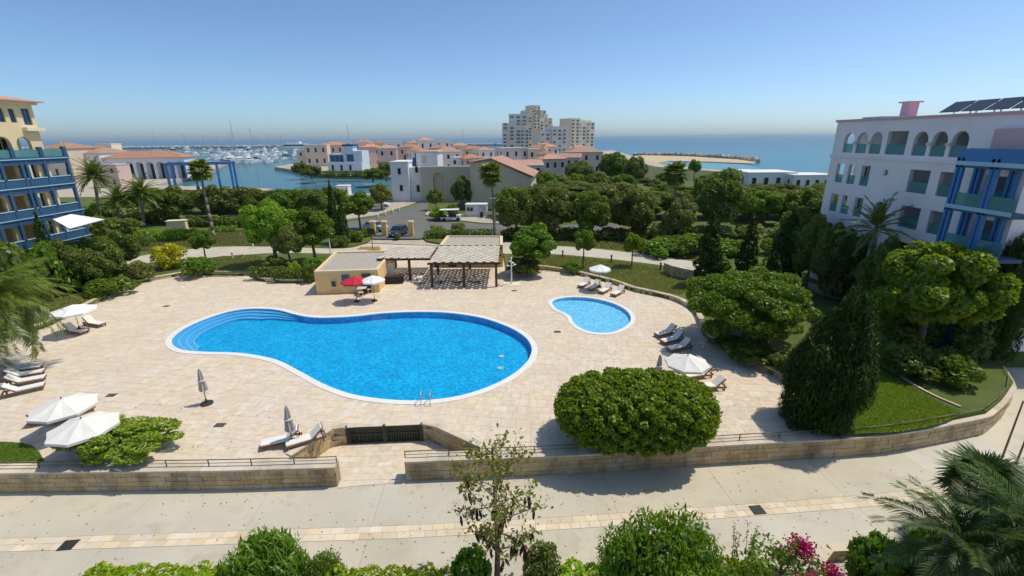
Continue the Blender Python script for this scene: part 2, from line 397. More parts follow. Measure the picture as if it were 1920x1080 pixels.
leafmat('leaf_bright', (.05, .098, .015), (.125, .185, .035))
leafmat('leaf_dome', (.05, .092, .012), (.115, .165, .02), .38)
leafmat('leaf_olive', (.06, .075, .04), (.13, .14, .085), .25)
leafmat('leaf_olive2', (.04, .058, .026), (.085, .105, .05), .3)
leafmat('leaf_cypress', (.01, .024, .009), (.024, .044, .015), .12, gloss=.015)
leafmat('leaf_yellow', (.16, .17, .015), (.26, .24, .02))
leafmat('leaf_lime', (.1, .16, .015), (.17, .23, .025))
leafmat('leaf_orange', (.2, .06, .02), (.32, .1, .035))
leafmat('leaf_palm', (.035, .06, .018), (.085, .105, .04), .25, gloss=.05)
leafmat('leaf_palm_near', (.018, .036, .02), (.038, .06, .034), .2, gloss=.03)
leafmat('leaf_dry', (.2, .14, .08), (.3, .23, .14), .2)
leafmat('leaf_pod', (.06, .068, .03), (.115, .115, .05), .3, (.25, .06, .03))
leafmat('leaf_pod2', (.07, .1, .02), (.15, .18, .045), .3)
leafmat('petal', (.34, .006, .06), (.5, .015, .12), .3, raw=True)
leafmat('leaf_flower', (.035, .07, .015), (.07, .12, .025), .3)

# ------------------------------------------------------------------ foliage
def np_mesh(name, V, Fq, tint, mi, mats):
    me = bpy.data.meshes.new(name)
    me.vertices.add(len(V)); me.vertices.foreach_set('co', V.astype(np.float32).ravel())
    nf = len(Fq); k = Fq.shape[1]
    me.loops.add(nf*k); me.loops.foreach_set('vertex_index', Fq.astype(np.int32).ravel())
    me.polygons.add(nf); me.polygons.foreach_set('loop_start', np.arange(0, nf*k, k, dtype=np.int32)); me.polygons.foreach_set('loop_total', np.full(nf, k, dtype=np.int32))
    me.attributes.new('tint', 'FLOAT', 'FACE').data.foreach_set('value', tint.astype(np.float32))
    for m in mats: me.materials.append(MATS[m])
    me.polygons.foreach_set('material_index', mi.astype(np.int32)); me.update(); me.validate(); return me
def unitv(a): return a/np.maximum(np.linalg.norm(a, axis=1, keepdims=True), 1e-9)
def leaves(rg, P, Nrm, size, el=1.7, jit=.7, upb=.25, axis=None):
    n = len(P); s = size*rg.uniform(.65, 1.35, n)[:, None]
    N = unitv(Nrm+rg.normal(0, jit, (n, 3))+np.array([0, 0, upb]))
    A = rg.normal(0, 1, (n, 3)) if axis is None else axis+rg.normal(0, .35, (n, 3))
    T = unitv(A-N*np.sum(A*N, 1, keepdims=True)); B = np.cross(N, T)
    V = np.stack([P-T*s*el*.5, P+B*s*.5+T*s*.1*el, P+T*s*el*.5-N*s*.12, P-B*s*.5+T*s*.1*el], 1).reshape(-1, 3)
    return V, np.arange(4*n).reshape(n, 4), np.clip(rg.normal(.5, .24, n), 0, 1)
def ico(sub):
    bm = bmesh.new(); bmesh.ops.create_icosphere(bm, subdivisions=sub, radius=1)
    V = np.array([v.co[:] for v in bm.verts]); F = np.array([[v.index for v in f.verts] for f in bm.faces]); bm.free()
    return V, np.concatenate([F, F[:, 2:3]], 1)
ICO1, ICO2 = ico(1), ico(2)
def crown_mesh(name, seed, blobs, n, size, mats, el=1.7, jit=.7, core=.74, axis=None, shell=(.8, 1.06), zmin=None, upb=.25, twig=None):
    """blobs: rows x, y, z, r (or rx, ry, rz): leaf clumps; leaves sit round each clump's skin"""
    rg = np.random.default_rng(seed); B = np.array(blobs, float)
    if B.shape[1] == 4: B = np.concatenate([B, B[:, 3:4], B[:, 3:4]], 1)
    w = (B[:, 3]*B[:, 4]+B[:, 3]*B[:, 5]+B[:, 4]*B[:, 5]); idx = rg.choice(len(B), n, p=w/w.sum())
    D = unitv(rg.normal(0, 1, (n, 3))); rad = rg.uniform(*shell, n)[:, None]
    P = B[idx, :3]+D*B[idx, 3:6]*rad; Nr = unitv(D/B[idx, 3:6])
    if zmin is not None: k = P[:, 2] > zmin; P = P[k]; Nr = Nr[k]
    # leave out leaves buried deep in other clumps
    keep = np.ones(len(P), bool)
    for b in B:
        q = (P-b[:3])/b[3:6]; keep &= (np.sum(q*q, 1) > .5)
    P = P[keep]; Nr = Nr[keep]
    V, F, t = leaves(rg, P, Nr, size, el, jit, upb, axis)
    if core:
        vs, fs = ICO1; off = len(V); Vs = [V]; Fs = [F]
        for b in B:
            Vs.append(b[:3]+vs*b[3:6]*core*(1+rg.normal(0, .12, (len(vs), 1)))); Fs.append(fs+off); off += len(vs)
        m = len(B)*len(fs); V = np.concatenate(Vs); F = np.concatenate(Fs); t = np.concatenate([t, rg.uniform(.2, .6, m)])
    return np_mesh(name, V, F, t, np.zeros(len(F)), mats)
def blob_ell(seed, a, b, c, nb, r0, r1, z0=0., fr=(.55, .85), flat=0., zc=None):
    """clumps spread through an ellipsoid whose base is at z0"""
    rr = random.Random(seed); out = []
    for i in range(nb):
        g = (i+.5)/nb; zz = 1-2*g; ph = i*2.39996+rr.uniform(-.5, .5); q = math.sqrt(max(0, 1-zz*zz)); f = rr.uniform(*fr)
        if flat and zz < -flat: zz = -flat*rr.random()
        r = rr.uniform(r0, r1)
        out.append((q*math.cos(ph)*f*a, q*math.sin(ph)*f*b, z0+c+zz*f*c, r*a, r*b*.95, r*min(a, c)*rr.uniform(.85, 1.1)))
    out.append((0, 0, z0+c, .55*a, .55*b, .55*c))
    return out
def trunk_mb(seed, h, r, nbr=4, spread=1., lean=(0, 0), n=8):
    rr = random.Random(seed); mb = MB()
    pts = [Vector((lean[0]*t*t, lean[1]*t*t, h*t))+Vector((rr.uniform(-.05, .05), rr.uniform(-.05, .05), 0))*(1 if 0 < t < 1 else 0) for t in (0, .25, .5, .75, 1)]
    mb.path(pts, [r*1.25, r, r*.9, r*.8, r*.7], n)
    for i in range(nbr):
        a = i*2.4+rr.random(); e = pts[-1]+Vector((math.cos(a)*spread, math.sin(a)*spread, spread*rr.uniform(.7, 1.2)))
        mid = pts[-1].lerp(e, .5)+Vector((0, 0, -.1*spread)); mb.path([pts[-1]-Vector((0, 0, .1)), mid, e], [r*.55, r*.4, r*.2], 6)
    return mb
def plant(name, cat, crown, trunk=None, bark='bark'):
    root = thing(name, 'x', cat)
    obj('crown', crown, root)
    if trunk: trunk.build('trunk', bark, root, smooth=True)
    return Proto(root)
# --- kinds, each modelled about 1 unit = 1 m at the size given by REF (width, height)
KINDS = {}
def kind(key, name, cat, ref, crown, trunk=None, bark='bark'): KINDS[key] = (plant(name, cat, crown, trunk, bark), ref)
def kt(key, name, seed, n, leaf, m, tr=1.4, w=5., h=6., nb=16, r=(.3, .42), el=1.6, cat='tree', core=.6):
    n = int(n*3.6); leaf *= .56; c = (h-tr)/2*1.0
    kind(key, name, cat, (w, h), crown_mesh('crown', seed, blob_ell(seed, w/2*.86, w/2*.86, c*.93, nb, *r, z0=tr, flat=.55), n, leaf, [m], el, core=core),
         trunk_mb(seed, tr+c*.5, .16*w/5, 5, c*.45))
kt('road_a', 'broadleaf_tree', 1, 3200, .3, 'leaf_dark', tr=.45, nb=26, r=(.24, .4))
kt('road_b', 'broadleaf_tree', 2, 3200, .3, 'leaf_dark', tr=.45, nb=22, r=(.22, .46))
kt('road_c', 'broadleaf_tree', 3, 3200, .32, 'leaf_mid', tr=.45, nb=24, r=(.22, .42))
kt('street', 'street_tree', 13, 2600, .3, 'leaf_mid', tr=1.6, nb=16)
kt('feathery', 'feathery_tree', 14, 3600, .17, 'leaf_olive2', tr=.5, nb=30, r=(.2, .34), el=3.4, core=.5)
kt('tall', 'tall_tree', 15, 3600, .28, 'leaf_dark', tr=.5, w=4.4, h=8, nb=30, r=(.22, .38))
kt('bright', 'broadleaf_tree', 4, 4200, .3, 'leaf_bright', tr=1.6, w=6, h=7, nb=24, r=(.22, .38))
kt('olive', 'olive_tree', 5, 3000, .26, 'leaf_olive', tr=1.0, w=5, h=5, nb=18, el=2.4)
kt('small', 'young_tree', 6, 1300, .22, 'leaf_mid', tr=1.5, w=3, h=4.4, nb=12, r=(.28, .46))
kt('small_b', 'young_tree', 16, 1300, .22, 'leaf_bright', tr=1.5, w=3, h=4.4, nb=11, r=(.28, .46), core=.6)
kt('oval', 'broadleaf_tree', 8, 3600, .3, 'leaf_mid', tr=1.2, w=5, h=8, nb=22, r=(.28, .42))
def cyp(key, seed, n, w, h, leaf, nb, loose=0.):
    n *= 2; leaf *= .7
    rr = random.Random(seed); bl = []
    for i in range(nb):
        t = (i+.5)/nb; prof = min(1, t*6+.45)*(1-t**2.2*.86); a = i*2.4+rr.random(); q = .42*prof*w/2
        bl.append((math.cos(a)*q, math.sin(a)*q, .25+t*h*.93, w/2*prof*rr.uniform(.5, .68), w/2*prof*rr.uniform(.5, .68), h*.075*rr.uniform(.9, 1.8)))
    kind(key, 'cypress_tree', 'tree', (w, h), crown_mesh('crown', seed, bl, n, leaf, ['leaf_cypress'], 2.6, .5, .8, np.array([0, 0, 2.]), (.85, 1.08+loose)), trunk_mb(seed, h*.5, .14, 0))
cyp('cyp_a', 11, 2600, 2., 10., .2, 26); cyp('cyp_b', 12, 2600, 2.4, 8., .2, 24)
def shrub(key, seed, n, leaf, m, name='shrub', w=2., h=1.6, nb=12, el=1.6, cat='shrub'):
    n = int(n*1.8); leaf *= .75
    kind(key, name, cat, (w, h), crown_mesh('crown', seed, blob_ell(seed, w/2*.85, w/2*.85, h/2*.95, nb, .32, .46, z0=-.06*h, flat=.7), n, leaf, [m], el, zmin=0.),
         trunk_mb(seed, h*.45, .06, 3, h*.2))
shrub('shrub_dark', 21, 1500, .13, 'leaf_dark'); shrub('shrub_mid', 22, 1500, .13, 'leaf_mid'); shrub('shrub_bright', 23, 1400, .13, 'leaf_bright', h=1.4)
shrub('shrub_yellow', 24, 1500, .12, 'leaf_yellow', nb=14); shrub('shrub_lime', 25, 1500, .1, 'leaf_lime', h=1.9, nb=10); shrub('shrub_olive', 26, 1500, .11, 'leaf_olive', el=2.2)
shrub('shrub_orange', 27, 1400, .13, 'leaf_orange')
def hedge_kind(key, seed, m, n=2200, name='hedge'):
    rr = random.Random(seed); bl = []
    for i in range(20):
        bl.append((-1.8+3.6*(i+.5)/20, rr.uniform(-.12, .12), .42+rr.uniform(-.04, .05), .36, .42, .45))
    kind(key, name, 'hedge', (4., .95), crown_mesh('crown', seed, bl, n, .11, [m], 1.6, zmin=0.), trunk_mb(seed, .4, .05, 2, .2))
hedge_kind('hedge_dark', 31, 'leaf_dark'); hedge_kind('hedge_bright', 32, 'leaf_bright')
# big single ones near the camera
def dome():
    rr = random.Random(41); bl = []; A_, B_, C_ = 4.05, 2.4, 1.7
    for i in range(230):                                # boxy rounded form, clipped every year but shaggy
        zz = 1-2*(i+.5)/230; ph = i*2.39996; q = math.sqrt(1-zz*zz); d = Vector((q*math.cos(ph), q*math.sin(ph), zz)); k = (abs(d.x)**2.9+abs(d.y)**2.9+abs(d.z)**2.9)**(-1/2.9); f = rr.uniform(.89, .94); r_ = rr.uniform(.2, .34)
        bl.append((d.x*k*A_*f, d.y*k*B_*f, C_+.05+d.z*k*C_*f, r_, r_, r_*.8))
    bl += [(x, 0, C_+.05, 1.9, 1.9, 1.4) for x in (-1.9, 0, 1.9)]
    kind('dome', 'clipped_tree', 'tree', (8.4, 3.5), crown_mesh('crown', 41, bl, 70000, .12, ['leaf_dome'], 1.7, .95, .74, shell=(.8, 1.25)), trunk_mb(41, 1.6, .2, 5, 1.))
dome()
kind('round', 'broadleaf_tree', 'tree', (10., 6.4), crown_mesh('crown', 42, blob_ell(42, 4.6, 4.2, 2.65, 90, .13, .24, z0=.75, fr=(.6, .92), flat=.75), 52000, .145, ['leaf_mid'], 1.6, .9, .55), trunk_mb(42, 2.4, .24, 7, 1.8))
kind('broad', 'broadleaf_tree', 'tree', (9., 9.5), crown_mesh('crown', 43, blob_ell(43, 4., 4., 3.3, 60, .16, .3, z0=2.6, fr=(.55, .95), flat=.8), 34000, .24, ['leaf_bright'], 1.5, .75, .55), trunk_mb(43, 4.6, .28, 7, 2.))
def big_cypress():
    rr = random.Random(44); bl = []; h = 8.2; w = 4.2
    for i in range(120):
        t = (i+.5)/120; prof = min(1, t*4+.7)*(1-max(0, t-.32)**2*1.5); a = i*2.39996; q = (.35+.4*rr.random())*prof*w/2
        bl.append((math.cos(a)*q, math.sin(a)*q, .15+t*h*.9, .52*prof*rr.uniform(.7, 1.15), .52*prof*rr.uniform(.7, 1.15), .95*rr.uniform(.8, 1.4)))
    bl.append((0, 0, h*.42, w*.3, w*.3, h*.4))
    kind('cyp_big', 'cypress_tree', 'tree', (w, h), crown_mesh('crown', 44, bl, 80000, .055, ['leaf_cypress'], 6.5, .5, .72, np.array([0, 0, 1.6]), (.8, 1.3)), trunk_mb(44, 3., .2, 0))
big_cypress()
kind('open_bush', 'flowering_bush', 'bush', (7., 2.6), crown_mesh('crown', 45, blob_ell(45, 3.1, 1.9, 1.2, 26, .2, .34, z0=.1, fr=(.6, .95), flat=.7), 9000, .12, ['leaf_pod2'], 2.2, .9, .45), trunk_mb(45, 1., .1, 6, .9))
kind('oleander', 'oleander_bush', 'bush', (4., 2.2), crown_mesh('crown', 46, blob_ell(46, 1.8, 1.4, 1.05, 22, .26, .4, z0=.05, flat=.8), 6500, .08, ['leaf_mid'], 5.5, .8, .55, np.array([0, 0, 1.2]), (.75, 1.5)), trunk_mb(46, .9, .08, 6, .7))
kind('feather_bush', 'leafy_bush', 'bush', (4., 2.2), crown_mesh('crown', 47, blob_ell(47, 1.8, 1.5, 1.05, 24, .24, .4, z0=.05, flat=.8), 11000, .07, ['leaf_mid'], 3.4, .9, .5, np.array([0, 0, 1.]), (.7, 1.5)), trunk_mb(47, .9, .08, 6, .7))
kind('ball', 'ball_shrub', 'shrub', (1.5, 1.5), crown_mesh('crown', 48, blob_ell(48, .68, .68, .68, 24, .3, .4, z0=.05, fr=(.7, .8)), 4500, .055, ['leaf_dark'], 2.2, .6), trunk_mb(48, .5, .06, 3, .2))
kind('laurel', 'leafy_bush', 'bush', (2.6, 1.6), crown_mesh('crown', 49, blob_ell(49, 1.15, 1., .75, 14, .3, .45, z0=.0, flat=.8), 1500, .17, ['leaf_flower'], 2.0, .8, .6), trunk_mb(49, .6, .06, 4, .5))
kind('lime_hedge', 'leafy_hedge', 'hedge', (4., 1.3), crown_mesh('crown', 50, [(-1.8+.19*i, .12*math.sin(i*2.1), .62+.1*math.sin(i*1.3), .3, .4, .52) for i in range(20)], 4200, .095, ['leaf_lime'], 1.6, .8, .7, zmin=0.), trunk_mb(50, .6, .05, 3, .3))
USED = {}
def put(key, p, w, h, label, rz=None, group=None):
    pr, ref = KINDS[key]; rz = rnd.uniform(0, 6.28) if rz is None else rz
    return pr.put(p, rz, (w/ref[0], w/ref[0], h/ref[1]), label, group)
def grow(key, px, pyb, pyt, wpx, label, z=.3, group=None, rz=None, dx=0):
    """plant standing where (px, pyb) meets height z, its top seen at pyt, its crown wpx photo pixels wide; dx: where the top leans off by"""
    p = G(px, pyb, z); return put(key, p, wat(wpx, p), max(.2, zat(px, pyt, p)-z), label, rz, group)

# ------------------------------------------------------------------ palms (every frond its own part)
def frond_mesh(seed, L, droop, nl, lw, ll, m, rachis=.03, fan=False, stem=.45, vee=.5, curl=0.):
    """feather frond along +x (rachis bends down), or a fan on a stem"""
    rr = random.Random(seed); V = []; F = []; T = []; MI = []
    def pt(t): return Vector((L*t*(1-.12*droop*t), 0, L*(.25*t-droop*t*t)))
    def quad(a, b, c, d, tint, mi=0):
        o = len(V); V.extend([a, b, c, d]); F.append((o, o+1, o+2, o+3)); T.append(tint); MI.append(mi)
    n = 10
    for i in range(n):
        a, b = pt(i/n), pt((i+1)/n); w0 = rachis*(1-i/n*.8); w1 = rachis*(1-(i+1)/n*.8)
        if fan and i/n >= stem: break
        for dy, dz in ((0, 1), (1, 0)):
            quad(a+Vector((0, dy*w0, dz*w0)), b+Vector((0, dy*w1, dz*w1)), b-Vector((0, dy*w1, dz*w1)), a-Vector((0, dy*w0, dz*w0)), .8)
    if fan:
        c = pt(stem); ax = (pt(stem+.02)-c).normalized(); side = Vector((0, 1, 0)); nrm = ax.cross(side)
        for i in range(nl):
            a = -1.9+3.8*(i+.5)/nl; R_ = L*(1-stem)*(.72+.28*math.cos(a*.75))*rr.uniform(.9, 1.05)
            d = ax*math.cos(a)+side*math.sin(a); e = c+d*R_-Vector((0, 0, R_*.28*rr.uniform(.6, 1.5))); mid = c+d*R_*.55-nrm*.0
            q = d.cross(nrm).normalized()*R_*1.9/nl*.9
            quad(c, mid+q, e, mid-q, rr.random())
    else:
        for i in range(nl):
            t = .14+.86*(i+.5)/nl; p = pt(t); tan = (pt(min(1, t+.01))-pt(t-.01)).normalized()
            l = ll*(math.sin(min(1, t*1.15)*math.pi*.9+.25)**.7 if t < .87 else .55)*rr.uniform(.88, 1.1)
            for sd in (-1, 1):
                upv = Vector((-tan.z, 0, tan.x)); d = (Vector((0, sd, 0))*.85+tan*.55+upv*vee*rr.uniform(.6, 1.2)).normalized()
                e = p+d*l-Vector((0, 0, l*(.25+curl)*rr.uniform(.5, 1.3))); mid = p+d*l*.5
                w = tan*lw
                quad(p, mid+w, e, mid-w, rr.random())
    return np_mesh('frond', np.array([v[:] for v in V]), np.array(F), np.array(T), np.array(MI), [m])
FR = {
 'fan': [frond_mesh(61+i, 1.9, .35+.2*i, 13, .05, 1, 'leaf_palm', .03, True) for i in range(2)],
 'dry': [frond_mesh(65, 1.7, .3, 11, .05, 1, 'leaf_dry', .03, True)],
 'date': [frond_mesh(63+i, 3.6, .42+.12*i, 30, .06, .66, 'leaf_palm', .035, vee=.45) for i in range(2)],
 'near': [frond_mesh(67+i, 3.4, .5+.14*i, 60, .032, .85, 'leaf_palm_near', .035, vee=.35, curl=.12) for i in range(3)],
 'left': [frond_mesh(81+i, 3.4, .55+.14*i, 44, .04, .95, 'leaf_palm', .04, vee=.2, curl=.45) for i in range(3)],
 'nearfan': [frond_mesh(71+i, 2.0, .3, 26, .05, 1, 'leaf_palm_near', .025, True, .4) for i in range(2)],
}
def palm(label, base, top, ftype, nf, fscale, r=.2, lean=None, elev=(75, -35), seed=1, name='palm_tree', dry=0, flip=None, azr=(0, 360)):
    rr = random.Random(seed); root = thing(name, label, 'palm', base); top = Vector(top)-Vector(base); mb = MB()
    n = 8; pts = [Vector((top.x*t, top.y*t, top.z*t))+Vector((rr.uniform(-.03, .03), rr.uniform(-.03, .03), 0)) for t in [i/n for i in range(n+1)]]
    mb.path(pts, [r*(1.5 if i == 0 else 1.05-.25*i/n) for i in range(n+1)], 9); mb.build('trunk', 'palm_bark', root, smooth=True)
    for i in range(nf+dry):
        d = i >= nf; k = i/max(1, nf-1); el = R(elev[0]+(elev[1]-elev[0])*k)+rr.uniform(-.12, .12) if not d else R(rr.uniform(-75, -50))
        az = R(azr[0])+((i*2.39996) % 6.2832)/6.2832*R(azr[1]-azr[0])+rr.uniform(-.15, .15); me = rr.choice(FR['dry' if d else ftype])
        o = obj('frond', me, root, top-Vector((0, 0, .15+(.5*rr.random() if d else .25*k))), (rr.uniform(-.2, .2), -el, az), [fscale*rr.uniform(.85, 1.1)*(.8 if d else 1)]*3)
        o.rotation_mode = 'XYZ'
    return root
# ================================================================== the setting
ZP, ZG, ZS = -1.1, .3, -4.5                           # promenade, garden, sea level
def gp(pts, z=0.): return [G(x, y, z) for x, y in pts]
FRONT_L = gp([(-260, 893), (4, 889), (430, 884), (628, 878)])
FRONT_R = smooth(gp([(758, 868), (1100, 854), (1340, 838), (1500, 829), (1635, 821), (1745, 805), (1855, 783)]), 3)+smooth(gp([(1855, 783), (1885, 757), (1905, 727)]), 3)[1:]+[Vector((34.2, 29.2, 0)), Vector((34.6, 31, 0))]
BACK_L = [Vector((-52, 36.5, 0))]+smooth(gp([(-150, 662), (-60, 645), (20, 632), (82, 615), (130, 592), (175, 572), (212, 550), (262, 532), (325, 520), (362, 516), (475, 516)]), 3)+smooth(gp([(475, 516), (485, 526), (517, 530), (560, 531), (590, 528)]), 3)[1:]
PLAZA = gp([(606, 500), (622, 474), (690, 456), (712, 441), (782, 441), (800, 455), (845, 462), (940, 462), (950, 506)])
BACK_R = smooth(gp([(950, 506), (1017, 505), (1080, 515), (1110, 522), (1150, 532), (1185, 545), (1235, 556), (1270, 566), (1300, 585), (1312, 610), (1320, 630), (1350, 652), (1385, 672), (1430, 695), (1471, 714), (1520, 745), (1552, 778), (1568, 806)]), 3)
REC = gp([(544, 856), (626, 803), (804, 795), (895, 837)])
fr = [p for p in FRONT_R if p.x < BACK_R[-1].x-.3]
WT = .6                                               # wall thickness
inn = lambda p: Vector((p.x, p.y+WT, 0))
DECK = [Vector((-52, 19.4, 0))]+BACK_L+PLAZA+BACK_R[1:]+[inn(p) for p in reversed([q for q in fr if q.x > REC[3].x+.5])]+[Vector((REC[3].x, 20.2, 0)), REC[3], REC[2], REC[1], REC[0], Vector((REC[0].x, 19.75, 0)), Vector((-25, 19.6, 0))]
POOL = smooth(gp([(322, 644), (324, 633), (345, 616), (382, 599), (424, 585.5), (461, 579.5), (495, 579), (525, 582), (555, 590), (585, 595), (619, 595.6), (667, 593), (712, 588), (769, 585), (825, 585.5), (870, 590), (915, 599), (960, 616), (986, 633), (997, 650), (996, 665), (986, 682), (960, 704), (919, 725), (874, 740), (825, 749), (769, 752), (712, 748.6), (656, 739), (607, 721), (562, 697), (525, 678), (487, 668), (442, 662), (390, 660.5), (349, 658), (330, 652)]), 4, True)
KID_POOL = smooth(gp([(1035, 570), (1040, 562.5), (1060, 558), (1090, 557.5), (1120, 561), (1150, 569), (1172, 580), (1182.5, 592.5), (1181, 605), (1167, 616), (1145, 624), (1120, 624.5), (1095, 619), (1077, 607.5), (1070, 595), (1060, 587.5), (1045, 581)]), 4, True)
def offset(poly, d):
    n = len(poly); out = []; a = sum(poly[i].x*poly[(i+1) % n].y-poly[(i+1) % n].x*poly[i].y for i in range(n)); sg = 1 if a > 0 else -1
    for i in range(n):
        t = (poly[(i+1) % n]-poly[i-1]).normalized(); out.append(poly[i]+Vector((t.y, -t.x, 0))*d*sg)
    return out
sheet('ground', [[(-300, -60), (300, -60), (300, 168), (-38, 168), (-38, 134), (-300, 134)], offset(POOL, .15)], ZP-.12, 'earth')
sheet('promenade_bed', [[(-60, 12.6), (60, 12.6), (60, 40), (36, 40), (34.6, 31), (20, 22.5), (-2, 21.4), (-60, 20)]], ZP-.03, 'concrete')
gard = [(-160, 19.5), (-52.2, 19.5)]+[(p.x, p.y) for p in BACK_L]+[(p.x, p.y) for p in PLAZA]+[(p.x, p.y) for p in BACK_R[1:]]
gard += [(p.x, p.y+.25) for p in FRONT_R if p.x > BACK_R[-1].x+.2]+[(60, 31.2), (160, 31.2), (160, 168), (-38, 168), (-38, 134), (-160, 134)]
gard_o = MB().prism(gard, ZP-.1, ZG).build('garden_ground', 'grass'); gard_o['kind'] = 'structure'
mat('under_green', (.06, .08, .03), (.1, .11, .045), .08, .95)
# sea, marina basin, far shores
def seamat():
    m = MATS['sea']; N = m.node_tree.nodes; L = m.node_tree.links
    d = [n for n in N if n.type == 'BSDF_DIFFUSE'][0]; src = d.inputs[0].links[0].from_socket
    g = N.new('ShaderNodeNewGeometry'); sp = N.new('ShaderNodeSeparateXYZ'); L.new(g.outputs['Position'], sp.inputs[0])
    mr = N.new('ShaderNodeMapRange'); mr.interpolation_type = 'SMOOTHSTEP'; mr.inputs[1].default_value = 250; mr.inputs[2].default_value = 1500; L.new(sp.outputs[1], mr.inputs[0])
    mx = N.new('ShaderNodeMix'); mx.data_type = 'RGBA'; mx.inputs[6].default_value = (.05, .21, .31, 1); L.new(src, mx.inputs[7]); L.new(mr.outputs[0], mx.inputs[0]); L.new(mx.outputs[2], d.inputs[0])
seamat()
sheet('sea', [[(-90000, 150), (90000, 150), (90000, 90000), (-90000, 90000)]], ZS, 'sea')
sheet('marina_water', [[(-560, 120), (40, 120), (40, 600), (-200, 1050), (-900, 1050)]], ZS+.05, 'basin')
sheet('lagoon_water', [[p.to_2d() for p in gp([(1170, 300), (1215, 301), (1300, 302), (1400, 309), (1480, 330), (1600, 345), (1400, 345), (1150, 340)], ZS)]], ZS+.05, 'shallow')
pen = [G(515, 318, ZS), G(545, 323, ZS), G(580, 333, ZS), G(640, 336, ZS), G(738, 338, ZS)]
slab('peninsula', [p.to_2d() for p in pen]+[(-45, 185), (-45, 160), (190, 160), (160, 240), (118, 262), (100, 310), (112, 420), (140, 660), (-120, 660), (-175, 430)], ZS-1, -2.6, 'pavement')
sheet('peninsula_lawn', [[(-20, 162), (165, 162), (140, 238), (110, 255), (90, 300), (95, 400), (60, 400), (40, 250), (-20, 200)]], -2.58, 'under_green')
slab('near_quay', [(-80, 130), (-36, 130), (-36, 166), (-72, 158)], ZS-1, -2.6, 'pavement')
slab('marina_quay', [(-420, 130), (-92, 130), (-92, 183), (-150, 200), (-182, 290), (-250, 430), (-420, 430)], ZS-1, -2.6, 'pavement')
# beach, its stone spit, far breakwater, far land
sand = gp([(1170, 296), (1205, 292), (1290, 294), (1380, 300), (1418, 304), (1412, 308), (1330, 304.5), (1255, 303), (1236, 306), (1230, 314), (1226, 322), (1300, 330), (1180, 332)], ZS)
slab('beach', [p.to_2d() for p in sand], ZS-1, ZS+.6, 'sand')
def rocks(name, label, poly, wid, hgt, n, seed, m='rock', size=(2., 4.)):
    rr = random.Random(seed); mb = MB(); poly = [Vector(p) for p in poly]; d = along(poly)
    core = [p+Vector((0, wid*.5, 0)) for p in poly]+[p-Vector((0, wid*.5, 0)) for p in reversed(poly)]
    mb.prism([c.to_2d() for c in core], ZS-1, ZS+hgt*.6)
    vs, fs = ICO1
    for i in range(n):
        p = at_s(poly, d, d[-1]*(i+rr.random())/n)+Vector((0, rr.uniform(-.55, .55)*wid, 0)); s = rr.uniform(*size)
        rot = Matrix.Rotation(rr.uniform(0, 6), 3, 'Z') @ Matrix.Rotation(rr.uniform(0, 6), 3, 'X')
        mb.add([p+rot @ Vector((v[0]*s, v[1]*s*.8, v[2]*s*.6))*(1+rr.uniform(-.15, .15))+Vector((0, 0, hgt*.55)) for v in vs], [tuple(f[:3]) for f in fs], 0, rr.random()+.01)
    o = mb.build(name, m); return tag(o, label, 'breakwater', kind='stuff')
rocks('stone_spit', 'curved spit of pale rocks sheltering the beach', gp([(1190, 291.5), (1250, 291.5), (1330, 295), (1390, 300), (1420, 304.5)], ZS), 8, 2.2, 150, 3)
rocks('breakwater', 'long pale stone breakwater closing the marina', [Vector((-1250, 1150, ZS)), Vector((-700, 1190, ZS)), Vector((-60, 1220, ZS)), Vector((60, 1230, ZS))], 22, 6., 420, 5, size=(3, 6))
hill = MB()
hp = [(1500*i, 0) for i in range(40)]
hh = [q*.6 for q in [0, 20, 40, 60, 75, 80, 84, 95, 100, 96, 90, 100, 110, 100, 90, 100, 110, 120]+[110]*40]
for i in range(39):
    x0, x1 = 3000+900*i, 3900+900*i; a, b = hh[i], hh[i+1]
    hill.add([(x0, 24000, ZS), (x1, 24000, ZS), (x1, 25500, ZS+b), (x0, 25500, ZS+a), (x1, 29000, ZS), (x0, 29000, ZS)], [(0, 1, 2, 3), (3, 2, 4, 5)])
hill.build('distant_hills', 'hazed_land')['kind'] = 'structure'

# ------------------------------------------------------------------ pool deck with its slabs
dk = sheet('pool_deck', [DECK, POOL, KID_POOL], -.035, 'joint')
def seg_arr(poly, closed=True):
    A = np.array([p[:2] for p in poly]); Bq = np.roll(A, -1, 0)
    return A, Bq
def inside(poly, P):
    A, B = seg_arr(poly); x, y = P[:, 0:1], P[:, 1:2]
    c = ((A[None, :, 1] > y) != (B[None, :, 1] > y)) & (x < (B[:, 0]-A[:, 0])*(y-A[:, 1])/(B[:, 1]-A[:, 1]+1e-12)+A[:, 0])
    return np.sum(c, 1) % 2 == 1
def nearest(poly, P):
    A, B = seg_arr(poly); D = B-A; t = np.clip(np.sum((P[:, None]-A)*D, 2)/np.maximum(np.sum(D*D, 1), 1e-9), 0, 1); Q = A+D*t[..., None]
    ds = np.linalg.norm(P[:, None]-Q, axis=2); k = ds.argmin(1); return Q[np.arange(len(P)), k], D[k], ds.min(1)
def clip_half(poly, q, n):
    out = []
    for i in range(len(poly)):
        a, b = poly[i], poly[(i+1) % len(poly)]; da, db = np.dot(a-q, n), np.dot(b-q, n)
        if da >= 0: out.append(a)
        if (da >= 0) != (db >= 0): out.append(a+(b-a)*da/(da-db))
    return out
